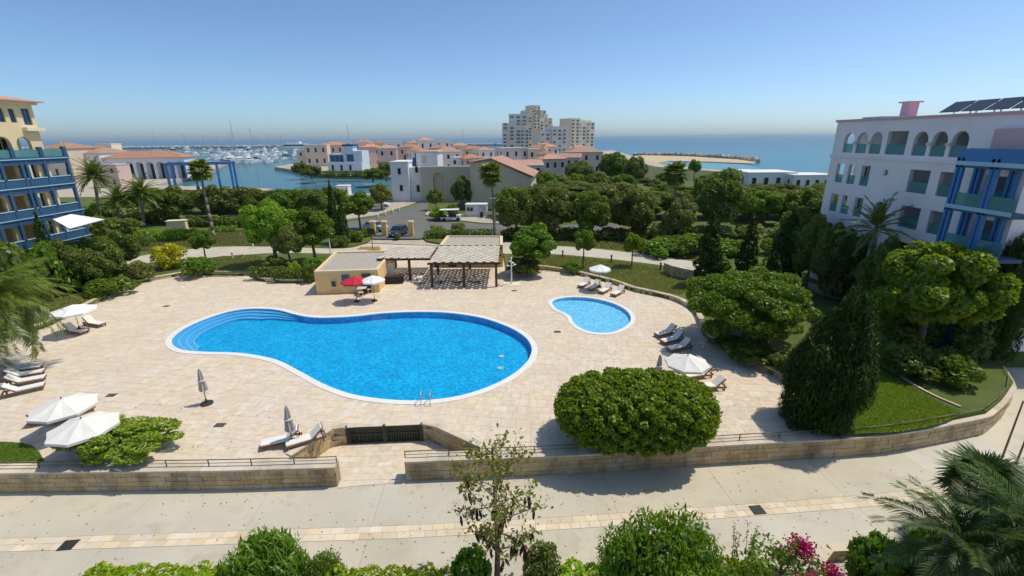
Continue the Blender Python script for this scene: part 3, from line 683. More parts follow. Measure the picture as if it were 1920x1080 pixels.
def ashlar(x0, x1, y0, y1, ang, rows, lens, seed):
    rr = random.Random(seed); out = []; y = y0; ca, sa = math.cos(ang), math.sin(ang)
    while y < y1:
        h = rr.choice(rows); x = x0-rr.random()
        while x < x1:
            l = rr.uniform(*lens)*(1.25 if h > .5 else 1)
            out.append([np.array((px*ca-py*sa, px*sa+py*ca)) for px, py in ((x+.005, y+.005), (x+l-.005, y+.005), (x+l-.005, y+h-.005), (x+.005, y+h-.005))]); x += l
        y += h
    return out
def pave(parent, outline, holes, cand, top, th, m, piece, limit=300, near=(0, 0), face=None):
    cen = np.array([sum(c)/4 for c in cand]); cor = np.array(cand).reshape(-1, 2)
    def test(poly, want):
        ic = inside(poly, cor).reshape(-1, 4); ii = ic if want else ~ic
        return ii.all(1), ii.any(1)
    full = np.ones(len(cand), bool); anyi = np.ones(len(cand), bool); edges = []
    for poly, want in [(outline, True)]+[(h, False) for h in holes]:
        f, a = test(poly, want); edges.append((poly, want, f)); full &= f; anyi &= a
    res = []
    nr = [nearest(poly, cen) for poly, w, f in edges]; ins = [inside(poly, cen) for poly, w, f in edges]
    for i in range(len(cand)):
        if not anyi[i]: continue
        pl = list(cand[i])
        if not full[i]:
            for (poly, want, f), (Q, D, ds), ic in zip(edges, nr, ins):
                if f[i] or ds[i] > 2: continue
                n = cen[i]-Q[i]
                if np.linalg.norm(n) < 1e-6: pl = []; break
                n /= np.linalg.norm(n)
                if bool(ic[i]) != want: n = -n
                pl = clip_half(pl, Q[i]+n*.004, n)
                if len(pl) < 3: break
            if len(pl) < 3: continue
        res.append(pl)
    dist = [np.linalg.norm(sum(p)/len(p)-np.array(near)) if (face is None or face(sum(p)/len(p))) else 1e9 for p in res]
    order = np.argsort(dist); big = set(order[:limit].tolist()); rest = MB(); rr = random.Random(3)
    for i, pl in enumerate(res):
        c = sum(pl)/len(pl); dz = rr.uniform(-.003, .003); tt = rr.uniform(.01, 1)
        if i in big and dist[i] < 1e8:
            mb = MB().prism([p-c for p in pl], -th, 0, t=tt); mb.build(piece, m, parent, (c[0], c[1], top+dz))
        else: rest.prism([p for p in pl], top-th, top+dz, t=tt)
    if rest.f: rest.build(piece+'s_beyond', m, parent)['kind'] = 'stuff'
cand = ashlar(-62, 40, 8, 62, R(-7), (.5, .62, .75, .85), (.38, .75), 5)
def in_view(c):
    v = CAMM.to_3x3().transposed() @ Vector((c[0], c[1], -CAMZ)); return abs(v.x/-v.z) < 1.08 and c[1] < 45
pave(dk, DECK, [offset(POOL, .25), offset(KID_POOL, .2)], cand, 0, .035, 'paving', 'paving_slab', 300, (0, 0), in_view)

rampP = gp([(690, 456), (845, 462), (800, 455), (782, 440), (712, 440)]); rq = [(p.x, p.y) for p in rampP]
y0_, y1_ = min(q[1] for q in rq), max(q[1] for q in rq)
pv = [Vector((x, y, .004+.3*max(0, (y-y0_-1)/(y1_-y0_-1)))) for x, y in rq]
plz = MB(); plz.add(pv, [up(pv, f) for f in tessellate_polygon([pv])]); plz.build('entrance_ramp', 'pavement')['kind'] = 'structure'
# ------------------------------------------------------------------ pools
def pool(name, label, poly, cop, depth, m, cl, zw=-.05):
    c = sum(poly, Vector())/len(poly); root = thing(name, label, 'pool', c); L = [p-c for p in poly]; n = len(L)
    mb = MB(); mb.add([(p.x, p.y, 0) for p in L]+[(p.x, p.y, -depth) for p in L], [(i, (i+1) % n, n+(i+1) % n, n+i) for i in range(n)])
    fl = [Vector((p.x, p.y, -depth)) for p in L]; mb.add(fl, [up(fl, f) for f in tessellate_polygon([fl])]); mb.build('basin', m, root)
    wt = [Vector((p.x, p.y, zw)) for p in offset([p.copy() for p in L], .01)]; MB().add(wt, [up(wt, f) for f in tessellate_polygon([wt])]).build('water', 'pool_water', root)
    o1 = offset(L, -.03); o2 = offset(L, cop); d = along(o1+[o1[0]]); k = int(d[-1]/cl); i0 = 0
    for j in range(k):
        i1 = round(n*(j+1)/k); ids = [q % n for q in range(i0, i1+1)]; i0 = i1
        if len(ids) < 2: continue
        a = [o1[q] for q in ids]; b = [o2[q] for q in ids]; pl = [v.to_2d() for v in a]+[v.to_2d() for v in reversed(b)]
        MB().prism(pl, -.05, .035, t=rnd.random()+.01, bottom=True).build('coping_stone', 'pool_coping', root)
    return root, c, L
PR, pc, PL = pool('swimming_pool', 'large blue guitar-shaped swimming pool with white rim', POOL, .42, .58, 'mosaic', 1.1)
KR, kc, KL = pool('paddling_pool', 'small pale blue heart-shaped paddling pool beside the loungers', KID_POOL, .36, .3, 'kid_mosaic', .9)
# curved entry steps at the shallow end
n = len(PL); ids = [i % n for i in range(n-12, n+34)]
prev = 0.
for k, zz in enumerate((-.16, -.28, -.4)):
    w0, w1 = .5*k, .5*(k+1); mb = MB()
    OA = offset(PL, -.002)
    cache = {}
    for e, i in enumerate(ids):
        t = (e+.5)/len(ids); tp = min(1, t*6, (1-t)*6)
        a = PL[i]; nrm = (OA[i]-a).normalized()
        cache[e] = (a+nrm*w0*tp, a+nrm*(w1*tp-.04*tp), a+nrm*w1*tp)
    for e in range(len(ids)-1):
        a0, b0, c0 = cache[e]; a1, b1, c1 = cache[e+1]; z = Vector((0, 0, zz)); lo = Vector((0, 0, -.575))
        mb.add([a0+z, a1+z, b1+z, b0+z], [(0, 1, 2, 3)], 0); mb.add([b0+z, b1+z, c1+z, c0+z], [(0, 1, 2, 3)], 1)
        mb.add([c0+z, c1+z, c1+lo, c0+lo], [(0, 1, 2, 3)], 0)
    mb.build('entry_step', ['step_tile', 'pool_coping'], PR)
for x, y in ((940, 668), (938, 690)):
    p = G(x, y, -.575); mb = MB(); mb.lathe([(.22, 0), (.22, .03), (.17, .04), (.17, .02), (0, .02)], 14); o = mb.build('floor_drain', 'slat', PR, p-pc)
# pool ladder
def ladder(x, y):
    p = G(x, y, 0); root = thing('pool_ladder', 'chrome pool ladder with twin grab rails on the near rim', 'ladder', p)
    for dx in (-.28, .28):
        pts = [Vector((dx, -.35, 0)), Vector((dx, -.35, .55)), Vector((dx, -.25, .78)), Vector((dx, -.05, .85)), Vector((dx, .2, .75)), Vector((dx, .34, .5)), Vector((dx, .36, -.55))]
        MB().path(pts, .028, 8).build('grab_rail', 'metal', root, smooth=True)
    for k in range(3): MB().box(-.27, .3, -.16-.15*k, .27, .42, -.12-.15*k).build('rung', 'metal', root)
ladder(800, 755)
for nm, px, py in (('grey drain grate beside the closed parasol nearest the pool', 412, 797), ('grey drain grate right of the left open parasols', 209, 741), ('grey drain grate on the left deck above the pool', 312, 574), ('grey drain grate between the two pools', 1045, 622), ('small grey drain grate right of the lamp base', 964, 545)):
    p = G(px, py, .003); root = thing('drain_grate', nm, 'drain', p)
    MB().box(-.28, -.2, 0, .28, .2, .008).build('frame', 'dark_metal', root)
    for k in range(5): MB().box(-.24, -.17+.075*k, .008, .24, -.13+.075*k, .014).build('bar', 'rail', root)

# ------------------------------------------------------------------ promenade: concrete bays, stone strip
STRIP = smooth(gp([(-300, 1031), (4, 1022), (640, 1001), (814, 994), (1125, 976), (1587, 942), (1800, 918), (1960, 890)], ZP), 4)
pr = obj('promenade', None); pr['kind'] = 'structure'
sd_ = along(STRIP); SL = sd_[-1]
def strip_pt(s, off):
    a = at_s(STRIP, sd_, s-.3); b = at_s(STRIP, sd_, s+.3); t = (b-a).normalized(); return at_s(STRIP, sd_, s)+Vector((-t.y, t.x, 0))*off
HW = .36
def bays(o0, o1, blen, xmin=-99):
    k = int(SL/blen)
    for i in range(k):
        if strip_pt(SL*(i+.5)/k, 0).x < xmin: continue
        a, b = SL*i/k+.006, SL*(i+1)/k-.006; m_ = 4
        lo = [strip_pt(a+(b-a)*j/m_, o0) for j in range(m_+1)]; hi = [strip_pt(a+(b-a)*j/m_, o1) for j in range(m_+1)]
        MB().prism([p.to_2d() for p in lo]+[p.to_2d() for p in reversed(hi)], ZP-.03, ZP, t=rnd.random()+.01).build('concrete_bay', 'concrete', pr)
bays(HW+.01, 4.6, 5.6); bays(4.61, 10.5, 5.6, 8); bays(-3.2, -HW-.01, 5.6)
ss = unit_block('strip_stone', .02); ss.materials.append(MATS['strip_stone'])
for row in (-1, 1):
    s = rnd.random()*.3
    while s < SL-.5:
        l = rnd.uniform(.42, .7); p = strip_pt(s+l/2, row*HW/2); q = strip_pt(s+l, row*HW/2)-strip_pt(s, row*HW/2); s += l
        obj('strip_stone', ss, pr, (p.x, p.y, ZP-.02), (0, 0, math.atan2(q.y, q.x)), (l-.012, HW-.012, .05))
for nm, px, py in (('dark grated drain in the stone strip at left', 128, 1022), ('dark grated drain in the stone strip at right', 1420, 956)):
    p = G(px, py, ZP+.012); root = thing('channel_drain', nm, 'drain', p, .1)
    MB().box(-.3, -.27, 0, .3, .27, .01).build('frame', 'dark_metal', root)
    for k in range(6): MB().box(-.26, -.24+.085*k, .01, .26, -.19+.085*k, .02).build('bar', 'dark_metal', root)
# planting bed under the camera's own building
slab('planting_bed', [(-60, -2), (60, -2), (60, 14.2), (24, 13.9), (11, 13.1), (-60, 12.7)], ZP-.1, ZP+.06, 'earth')

# ------------------------------------------------------------------ front walls, recess with gate, rails
block_wall('retaining_wall', 'long stained sandstone wall below the deck left of the gate', FRONT_L, ZP, 0., WT-.05, 4, .62, 'wall_stone', 'mortar', coping=(.72, .1, 1.1, 'coping'), seed=2)
FR_ = FRONT_R
block_wall('retaining_wall', 'long curving sandstone wall under the clipped tree right of the gate', FR_, ZP, 0., WT-.05, 4, .7, 'wall_stone', 'mortar', coping=(.72, .1, 1.1, 'coping'), seed=3)
def rail(label, poly, sp=2.15, h=.36):
    poly = [Vector(p) for p in poly]; d = along(poly); base = poly[0].copy(); base.z = .1; root = thing('handrail', label, 'railing', base); k = round(d[-1]/sp)
    pts = []
    for i in range(k+1):
        p = at_s(poly, d, d[-1]*i/k)-base; p.z = 0; pts.append(p)
        MB().tube(p, p+Vector((0, 0, h)), .028, n=8).build('post', 'rail', root)
    MB().path([p+Vector((0, 0, h)) for p in pts], .026, 8).build('top_rail', 'rail', root, smooth=True)
    MB().path([p+Vector((0, 0, h*.45)) for p in pts], .014, 6).build('lower_rail', 'rail', root, smooth=True)
mid = lambda P, o: [Vector((p.x, p.y+o, 0)) for p in P]
rail('low bronze handrail on the wall left of the gate', mid(FRONT_L, .3))
def inset(P, w):
    return [p+Vector((-(P[min(i+1, len(P)-1)]-P[max(i-1, 0)]).normalized().y, (P[min(i+1, len(P)-1)]-P[max(i-1, 0)]).normalized().x, 0))*w for i, p in enumerate(P)]
rail('low bronze handrail along the curving wall right of the gate', inset(FR_, .3))
# ramp floor and recess walls
ZR = ZP-.02
ramp = MB(); A = [Vector((FRONT_L[-1].x, FRONT_L[-1].y-.1, ZP+.004)), Vector((FRONT_R[0].x, FRONT_R[0].y-.1, ZP+.004))]
ramp.add([A[0], A[1], (REC[3].x, 20.5, ZR+.05), (REC[2].x+.2, REC[2].y+.2, ZR), (REC[1].x-.2, REC[1].y+.2, ZR), (REC[0].x, 20.3, ZR+.05)], [(0, 1, 2, 3, 4, 5)])
rp = ramp.build('gate_ramp', 'joint'); rp['kind'] = 'structure'
cand = ashlar(-13, 0, 18.5, 24, R(2), (.4, .5), (.5, .9), 15)
pave(rp, [Vector((A[0].x+.02, A[0].y, 0)), Vector((A[1].x-.02, A[1].y, 0)), Vector((A[1].x-.02, 20.25, 0)), Vector((REC[3].x, 20.6, 0)), REC[2], REC[1], Vector((REC[0].x, 20.3, 0)), Vector((A[0].x+.02, 20.0, 0))], [], cand, ZP+.03, .05, 'paving', 'paving_slab', 300)
def recess(label, pts, seed): block_wall('recess_wall', label, pts, ZR-.05, -.0, .3, 5, .6, 'wall_stone', 'mortar', seed=seed, side=1, coping=(.42, .09, .9, 'coping'))
gl, gr = G(650, 802, 0), G(790, 796, 0)
recess('sandstone side wall of the gate recess at left', [REC[0], REC[1], gl], 6)
recess('sandstone side wall of the gate recess at right', [gr, REC[2], REC[3]], 7)
root = thing('double_gate', 'dark olive two-leaf bar gate set below the pool deck', 'gate', Vector((gl.x, gl.y, ZR)), math.atan2(gr.y-gl.y, gr.x-gl.x)); gw = (gr-gl).length
for k in range(2):
    x0 = .05+k*(gw/2); x1 = x0+gw/2-.1
    leaf = MB().box(x0, -.03, .05, x0+.06, .03, 1.12).box(x1-.06, -.03, .05, x1, .03, 1.12).box(x0+.06, -.03, .05, x1-.06, .03, .12).box(x0+.06, -.03, 1.05, x1-.06, .03, 1.12).box(x0+.06, -.03, .62, x1-.06, .03, .68).build('gate_leaf', 'gate_metal', root)
    for j in range(13):
        xx = x0+.1+j*(x1-x0-.2)/12; MB().box(xx-.035, .031, .06, xx+.035, .05, 1.11).build('bar', 'gate_metal', leaf)
for xx in (-.02, gw/2, gw+.02): MB().box(xx-.06, -.05, 0, xx+.04, .07, 1.22).build('post', 'gate_metal', root)
MB().box(-.1, .5, 0, gw+.1, .6, 1.08).build('dark_screen', 'tank_metal', root)
# seat-height edging of single stones round the deck
block_wall('edging_wall', 'low tan stone edging between the left lawn and the deck', BACK_L[1:], -.02, .36, .4, 1, .85, 'edging', 'mortar', seed=8, side=1, coping=(.46, .07, .9, 'coping'))
block_wall('edging_wall', 'low stone edging curving behind the four far loungers to the cypress', BACK_R, -.02, .36, .4, 1, .85, 'edging', 'mortar', seed=9, side=1, coping=(.46, .07, .9, 'coping'))
block_wall('garden_wall', 'short stone retaining wall beside the slim dark cypresses', gp([(1243, 512), (1262, 520), (1300, 528), (1330, 530)], .3), .3, 1.5, .4, 5, .6, 'wall_stone', 'mortar', seed=10, side=1, coping=(.46, .08, .9, 'coping'))

# ------------------------------------------------------------------ garden paths, lawns, road
def gsheet(name, pts, m, dz=.006, z=ZG, n=4):
    return sheet(name, [[p.to_2d() for p in smooth(gp(pts, z), n, True)]], z+dz, m)
gsheet('garden_path', [(100, 505), (122, 490), (235, 484), (300, 474), (410, 463), (520, 463), (640, 466), (700, 458), (712, 465), (640, 475), (520, 474), (420, 481), (330, 488), (240, 497), (130, 512)], 'concrete')
gsheet('garden_path', [(940, 455), (1000, 459), (1100, 465), (1200, 476), (1300, 490), (1340, 497), (1330, 511), (1290, 502), (1240, 497), (1150, 486), (1050, 477), (990, 475), (940, 474)], 'concrete')
gsheet('garden_path', [(1510, 528), (1545, 538), (1585, 548), (1610, 560), (1590, 564), (1550, 556), (1515, 540)], 'concrete')
gsheet('dark_bed', [(1325, 640), (1350, 650), (1470, 705), (1540, 700), (1500, 660), (1420, 625), (1350, 620)], 'earth')
gsheet('lush_lawn', [(1560, 800), (1590, 700), (1640, 690), (1700, 720), (1770, 760), (1800, 775), (1740, 800), (1640, 812)], 'lush_grass', .007)
gsheet('shaded_bed', [(1660, 680), (1760, 740), (1835, 768), (1860, 700), (1820, 640), (1700, 640)], 'grass', .009)
block_wall('bed_edging', 'thin stone edging between the bright lawn and the shaded bed', gp([(1655, 686), (1700, 716), (1745, 742), (1800, 765)], ZG), ZG, ZG+.1, .16, 1, .9, 'edging', 'mortar', cat='edging', seed=12)
rd = [p.to_2d() for p in gp([(560, 425), (652, 416), (705, 407), (767, 388), (787, 380), (803, 380), (803, 392), (792, 404), (830, 413), (905, 421), (1020, 424), (1160, 418), (1170, 434), (1020, 440), (900, 436), (800, 434), (790, 448), (700, 448), (690, 437), (560, 437)], ZG)]
sheet('road', [rd], ZG+.008, 'asphalt')
slab('pavement_far', [p.to_2d() for p in gp([(640, 413), (700, 405), (765, 386), (785, 378), (730, 376), (650, 405)], ZG)], ZG-.02, ZG+.12, 'pavement')
slab('pavement_corner', [p.to_2d() for p in gp([(806, 392), (796, 403), (835, 411), (905, 419), (990, 421), (985, 411), (880, 405), (830, 398)], ZG)], ZG-.02, ZG+.12, 'pavement')
slab('round_lawn', [p.to_2d() for p in smooth(gp([(-20, 834), (40, 833), (66, 842), (78, 858), (74, 868), (-20, 868)]), 4, True)], -.02, .06, 'lush_grass')

# ------------------------------------------------------------------ grass tufts and fallen leaves
def tufts(name, label, poly, z, n, size, m, seed, flat=False):
    rg = np.random.default_rng(seed); A = np.array([p[:2] for p in poly]); lo, hi = A.min(0), A.max(0); P = rg.uniform(lo, hi, (n*3, 2)); P = P[inside(poly, P)][:n]; k = len(P)
    if flat:
        V_, F_, T_ = leaves(rg, np.concatenate([P, np.full((k, 1), z+.012)], 1), np.tile([[0, 0, 1.]], (k, 1)), size, 1.7, .12, 1.)
    else:
        a = rg.uniform(0, 6.28, k); s = size*rg.uniform(.5, 1.4, k); dx = np.stack([np.cos(a), np.sin(a), 0*a], 1)*s[:, None]*.45; b = np.concatenate([P, np.full((k, 1), z)], 1); ln = rg.normal(0, .35, (k, 3))*s[:, None]; ln[:, 2] = s
        V_ = np.stack([b-dx, b+dx, b+dx*.3+ln, b-dx*.3+ln], 1).reshape(-1, 3); F_ = np.arange(4*k).reshape(k, 4); T_ = rg.random(k)
    o = obj(name, np_mesh(name, V_, F_, T_, np.zeros(len(F_)), [m])); tag(o, label, 'grass' if not flat else 'leaf litter', kind='stuff')
leafmat('blade', (.2, .24, .055), (.34, .34, .13), .45, raw=True); leafmat('blade_lush', (.15, .235, .03), (.25, .33, .055), .45, raw=True); leafmat('litter', (.16, .1, .05), (.28, .2, .1), .1, raw=True)
tufts('lawn_grass', 'short bright grass on the small lawn inside the right wall', smooth(gp([(1560, 800), (1590, 700), (1640, 690), (1700, 720), (1770, 760), (1800, 775), (1740, 800), (1640, 812)], ZG), 4, True), ZG, 26000, .07, 'blade_lush', 1)
tufts('lawn_grass', 'short grass on the round lawn patch at lower left', smooth(gp([(-20, 834), (40, 833), (66, 842), (78, 858), (74, 868), (-20, 868)]), 4, True), .05, 9000, .06, 'blade_lush', 2)
tufts('lawn_grass', 'sunlit grass between the far loungers and the right path', smooth(gp([(985, 480), (1050, 480), (1150, 490), (1240, 503), (1290, 520), (1280, 552), (1200, 545), (1130, 522), (1050, 506), (985, 500)], ZG), 3, True), ZG, 26000, .13, 'blade', 3)
tufts('lawn_grass', 'grass on the strip beyond the right garden path', smooth(gp([(1000, 440), (1300, 450), (1345, 488), (1250, 478), (1100, 462), (1000, 456)], ZG), 3, True), ZG, 24000, .2, 'blade', 4)
tufts('lawn_grass', 'grass on the lawn left of the bright green tree', smooth(gp([(230, 470), (330, 448), (430, 434), (500, 434), (510, 460), (400, 460), (300, 470)], ZG), 3, True), ZG, 24000, .18, 'blade', 5)
tufts('lawn_grass', 'grass on the lawn between left path and edging', smooth(gp([(390, 486), (480, 480), (490, 500), (470, 512), (380, 512)], ZG), 3, True), ZG, 12000, .15, 'blade', 6)
tufts('lawn_grass', 'grass on the lawn under the far left parasol', smooth(gp([(10, 620), (60, 575), (150, 550), (200, 552), (170, 572), (130, 590), (80, 612), (20, 630)], ZG), 3, True), ZG, 14000, .11, 'blade', 7)
tufts('fallen_leaves', 'scattered dry leaves on the promenade', [Vector(p) for p in ((-24, 12.8, 0), (24, 13.8, 0), (22, 20.8, 0), (-24, 18.8, 0))], ZP, 420, .055, 'litter', 8, True)
tufts('fallen_leaves', 'scattered dry leaves on the pool deck', [Vector(p) for p in ((-26, 20.5, 0), (-12, 20.3, 0), (-12, 24, 0), (-20, 26, 0), (-26, 27, 0))], 0, 120, .05, 'litter', 9, True)
tufts('fallen_leaves', 'scattered dry leaves under the clipped dome tree', [Vector(p) for p in ((1, 21, 0), (14, 22, 0), (14, 30, 0), (3, 25, 0))], 0, 220, .05, 'litter', 10, True)
# ================================================================== buildings
WIN = {}
def window_mesh(glass, frame, mull=True):
    k = (glass, frame, mull)
    if k not in WIN:
        mb = MB().box(-.5, -.02, 0, .5, .03, 1, 0)
        for a in ((-.5, 0, -.42, 1), (.42, 0, .5, 1), (-.42, 0, .42, .07), (-.42, .93, .42, 1)): mb.box(a[0], -.06, a[1], a[2], -.021, a[3], 1)
        if mull: mb.box(-.04, -.055, .071, .04, -.021, .929, 1)
        o = mb.build('window', [glass, frame]); WIN[k] = o.data; bpy.data.objects.remove(o)
    return WIN[k]
def window(parent, x, y, z, w, h, rz=0., glass='dark_glass', frame='white_paint', mull=True, name='window'):
    return obj(name, window_mesh(glass, frame, mull), parent, (x, y, z), (0, 0, rz), (w, 1, h))
def hip(mb, x0, x1, y0, y1, z, h, ov=.5, m=0):
    x0 -= ov; x1 += ov; y0 -= ov; y1 += ov; r = min(x1-x0, y1-y0)/2
    if x1-x0 >= y1-y0: a, b = (x0+r, (y0+y1)/2, z+h), (x1-r, (y0+y1)/2, z+h)
    else: a, b = ((x0+x1)/2, y0+r, z+h), ((x0+x1)/2, y1-r, z+h)
    v = [(x0, y0, z), (x1, y0, z), (x1, y1, z), (x0, y1, z), a, b]
    mb.add(v, [(0, 1, 5, 4), (1, 2, 5), (2, 3, 4, 5), (3, 0, 4)] if x1-x0 >= y1-y0 else [(0, 1, 4), (1, 2, 5, 4), (2, 3, 5), (3, 0, 4, 5)], m)
    mb.add([(x0, y0, z-.12), (x1, y0, z-.12), (x1, y1, z-.12), (x0, y1, z-.12)]+v[:4], [(3, 2, 1, 0), (0, 1, 5, 4), (1, 2, 6, 5), (2, 3, 7, 6), (3, 0, 4, 7)], m)
    return mb
# ---------- right: white block with arched loggias and blue steel balconies
def right_block():
    r = thing('apartment_building', 'white apartment building with arched loggias and blue balcony frame at right', 'building', (33.5, 50.6, ZG), -math.pi/2)
    W_, D = 19.6, 13.; L = [13.2, 10.2, 7.3, 4.3, 1.3]
    op = [(1.5, 2.95, 13.5, 15.4, 1), (3.3, 4.75, 13.5, 15.4, 1), (5.1, 6.55, 13.5, 15.4, 1), (7.1, 9.3, 13.5, 15.45), (10., 11.4, 13.5, 15.4, 1), (11.75, 13.15, 13.5, 15.4, 1), (13.5, 14.9, 13.5, 15.4, 1), (17.1, 19.1, 13.5, 15.4)]
    rows = [(10.55, 12.4), (7.6, 9.4), (4.6, 6.4), (1.5, 3.5)]
    for i, (a, b) in enumerate(rows):
        op += [(1.2, 2.35, a, b), (2.95, 4.1, a, b), (4.75, 5.9, a, b), (10.4, 12.4, a, b), (13.3, 15.1, a, b), (16.9, 19.2, a, b)]
        op += [(7.55, 8.05, a+1.1, a+1.65)] if i == 0 else [(7.3, 8.7, a-.1, b, 1)]
    mb = panel(MB(), W_, 16.4, op, .35)
    mb.box(0.001, 2.6, 0, W_, D, 16.2)                                   # rooms behind the loggias
    for z in L+[16.0]: mb.box(.35, .352, z-.25, W_-.001, 2.598, z)
    # end wall: open at the corner loggias, solid elsewhere
    mb.box(.001, .352, 0, .34, 2.598, 4.05); mb.box(.001, .352, 15.4, .34, 2.598, 15.7)
    for z in (13.2, 10.2, 7.3): mb.box(.001, .352, z-.3, .34, 2.598, z+.05)
    for z0, z1 in ((4.3, 7.0),): mb.box(.001, .352, z0, .34, 2.598, z1)
    mb.box(W_-.35, .352, 0, W_-.002, 2.598, 16.0)
    for x in (6.7, 9.5, 12.95, 15.9): mb.box(x, .353, 0, x+.2, 2.598, 15.9)
    mb.build('wall', 'shade_white', r)
    MB().box(-.12, -.16, 16.4, W_+.1, D, 16.62).build('parapet', 'pink', r)
    for z, h in ((13.05, .22), (12.9, .14)): MB().box(-.1, -.14 if h > .2 else -.07, z, W_, -.002, z+h-.01).build('cornice', 'shade_white', r)
    for i, o in enumerate(op):
        a, b, c, d = o[:4]
        if b-a > .6:
            MB().box(a+.02, .12, c-.0, b-.02, .15, c+.85).build('glass_balustrade', 'teal_glass', r)
            if i not in (0, 1): window(r, (a+b)/2, 2.56, c-.25, (b-a)*.8, 1.95, 0, 'green_glass' if i % 2 else 'dark_glass', name='glass_door')
        else: window(r, (a+b)/2, .2, c, b-a-.02, d-c-.02)
    for a in (3.12, 4.92, 11.57, 13.32): MB().lathe([(.16, 14.3), (.2, 14.35), (.2, 14.5), (.13, 14.55), (.12, 14.3)], 10, (a, -.02, 0)).build('capital', 'cream_trim', r)
    ch = MB().box(4.0, 3, 16.2, 4.9, 3.9, 17.95).build('chimney', 'pink', r); MB().box(3.8, 2.8, 17.95, 5.1, 4.1, 18.07).build('chimney_cap', 'pink', ch)
    MB().box(3.5, -.05, 16.621, 6.2, 2, 16.75).build('roof_slab', 'light_blue', r)
    for k in range(6):
        x = 9.4+k*1.95; p = MB(); p.add([(x, 2., 16.9), (x+1.75, 2., 16.9), (x+1.75, 3.2, 17.7), (x, 3.2, 17.7), (x, 2.06, 16.86), (x+1.75, 2.06, 16.86), (x+1.75, 3.26, 17.66), (x, 3.26, 17.66)], [(0, 1, 2, 3), (7, 6, 5, 4), (0, 4, 5, 1), (1, 5, 6, 2), (2, 6, 7, 3), (3, 7, 4, 0)])
        s = p.build('solar_panel', 'solar', r); MB().box(x+.1, 3.1, 16.3, x+.18, 3.18, 17.6).box(x+1.55, 3.1, 16.3, x+1.63, 3.18, 17.6).build('stand', 'metal', s)
    # blue steel balcony frame
    y0 = -1.7
    for x in (16.25, 16.6, 18.75, 19.1):
        for y in (y0, -.35): MB().box(x, y, 0, x+.2, y+.22, 13.6).build('balcony_post', 'bright_blue', r)
    for z in (13.2, 10.2, 7.3, 4.3):
        MB().box(16.2, y0-.03, z-.1, 21, y0-.001, z+.18).build('balcony_beam', 'light_blue', r)
        MB().box(16.22, y0+.0, z-.25, 21, -.002, z-.02).build('balcony_slab', 'blue_frame', r)
        MB().box(16.85, y0+.06, z+.1, 18.7, y0+.09, z+1.05).build('balcony_glass', 'teal_glass', r)
        MB().box(19.35, y0+.06, z+.1, 21, y0+.09, z+1.05).build('balcony_glass', 'teal_glass', r)
    MB().box(16.2, y0, 13.3, 21, y0+.05, 14.2).build('top_panel', 'bright_blue', r)
    MB().box(17., .0-.4, 14.2, 21, -.02, 15.5).build('pink_bay', 'pink', r)
right_block()
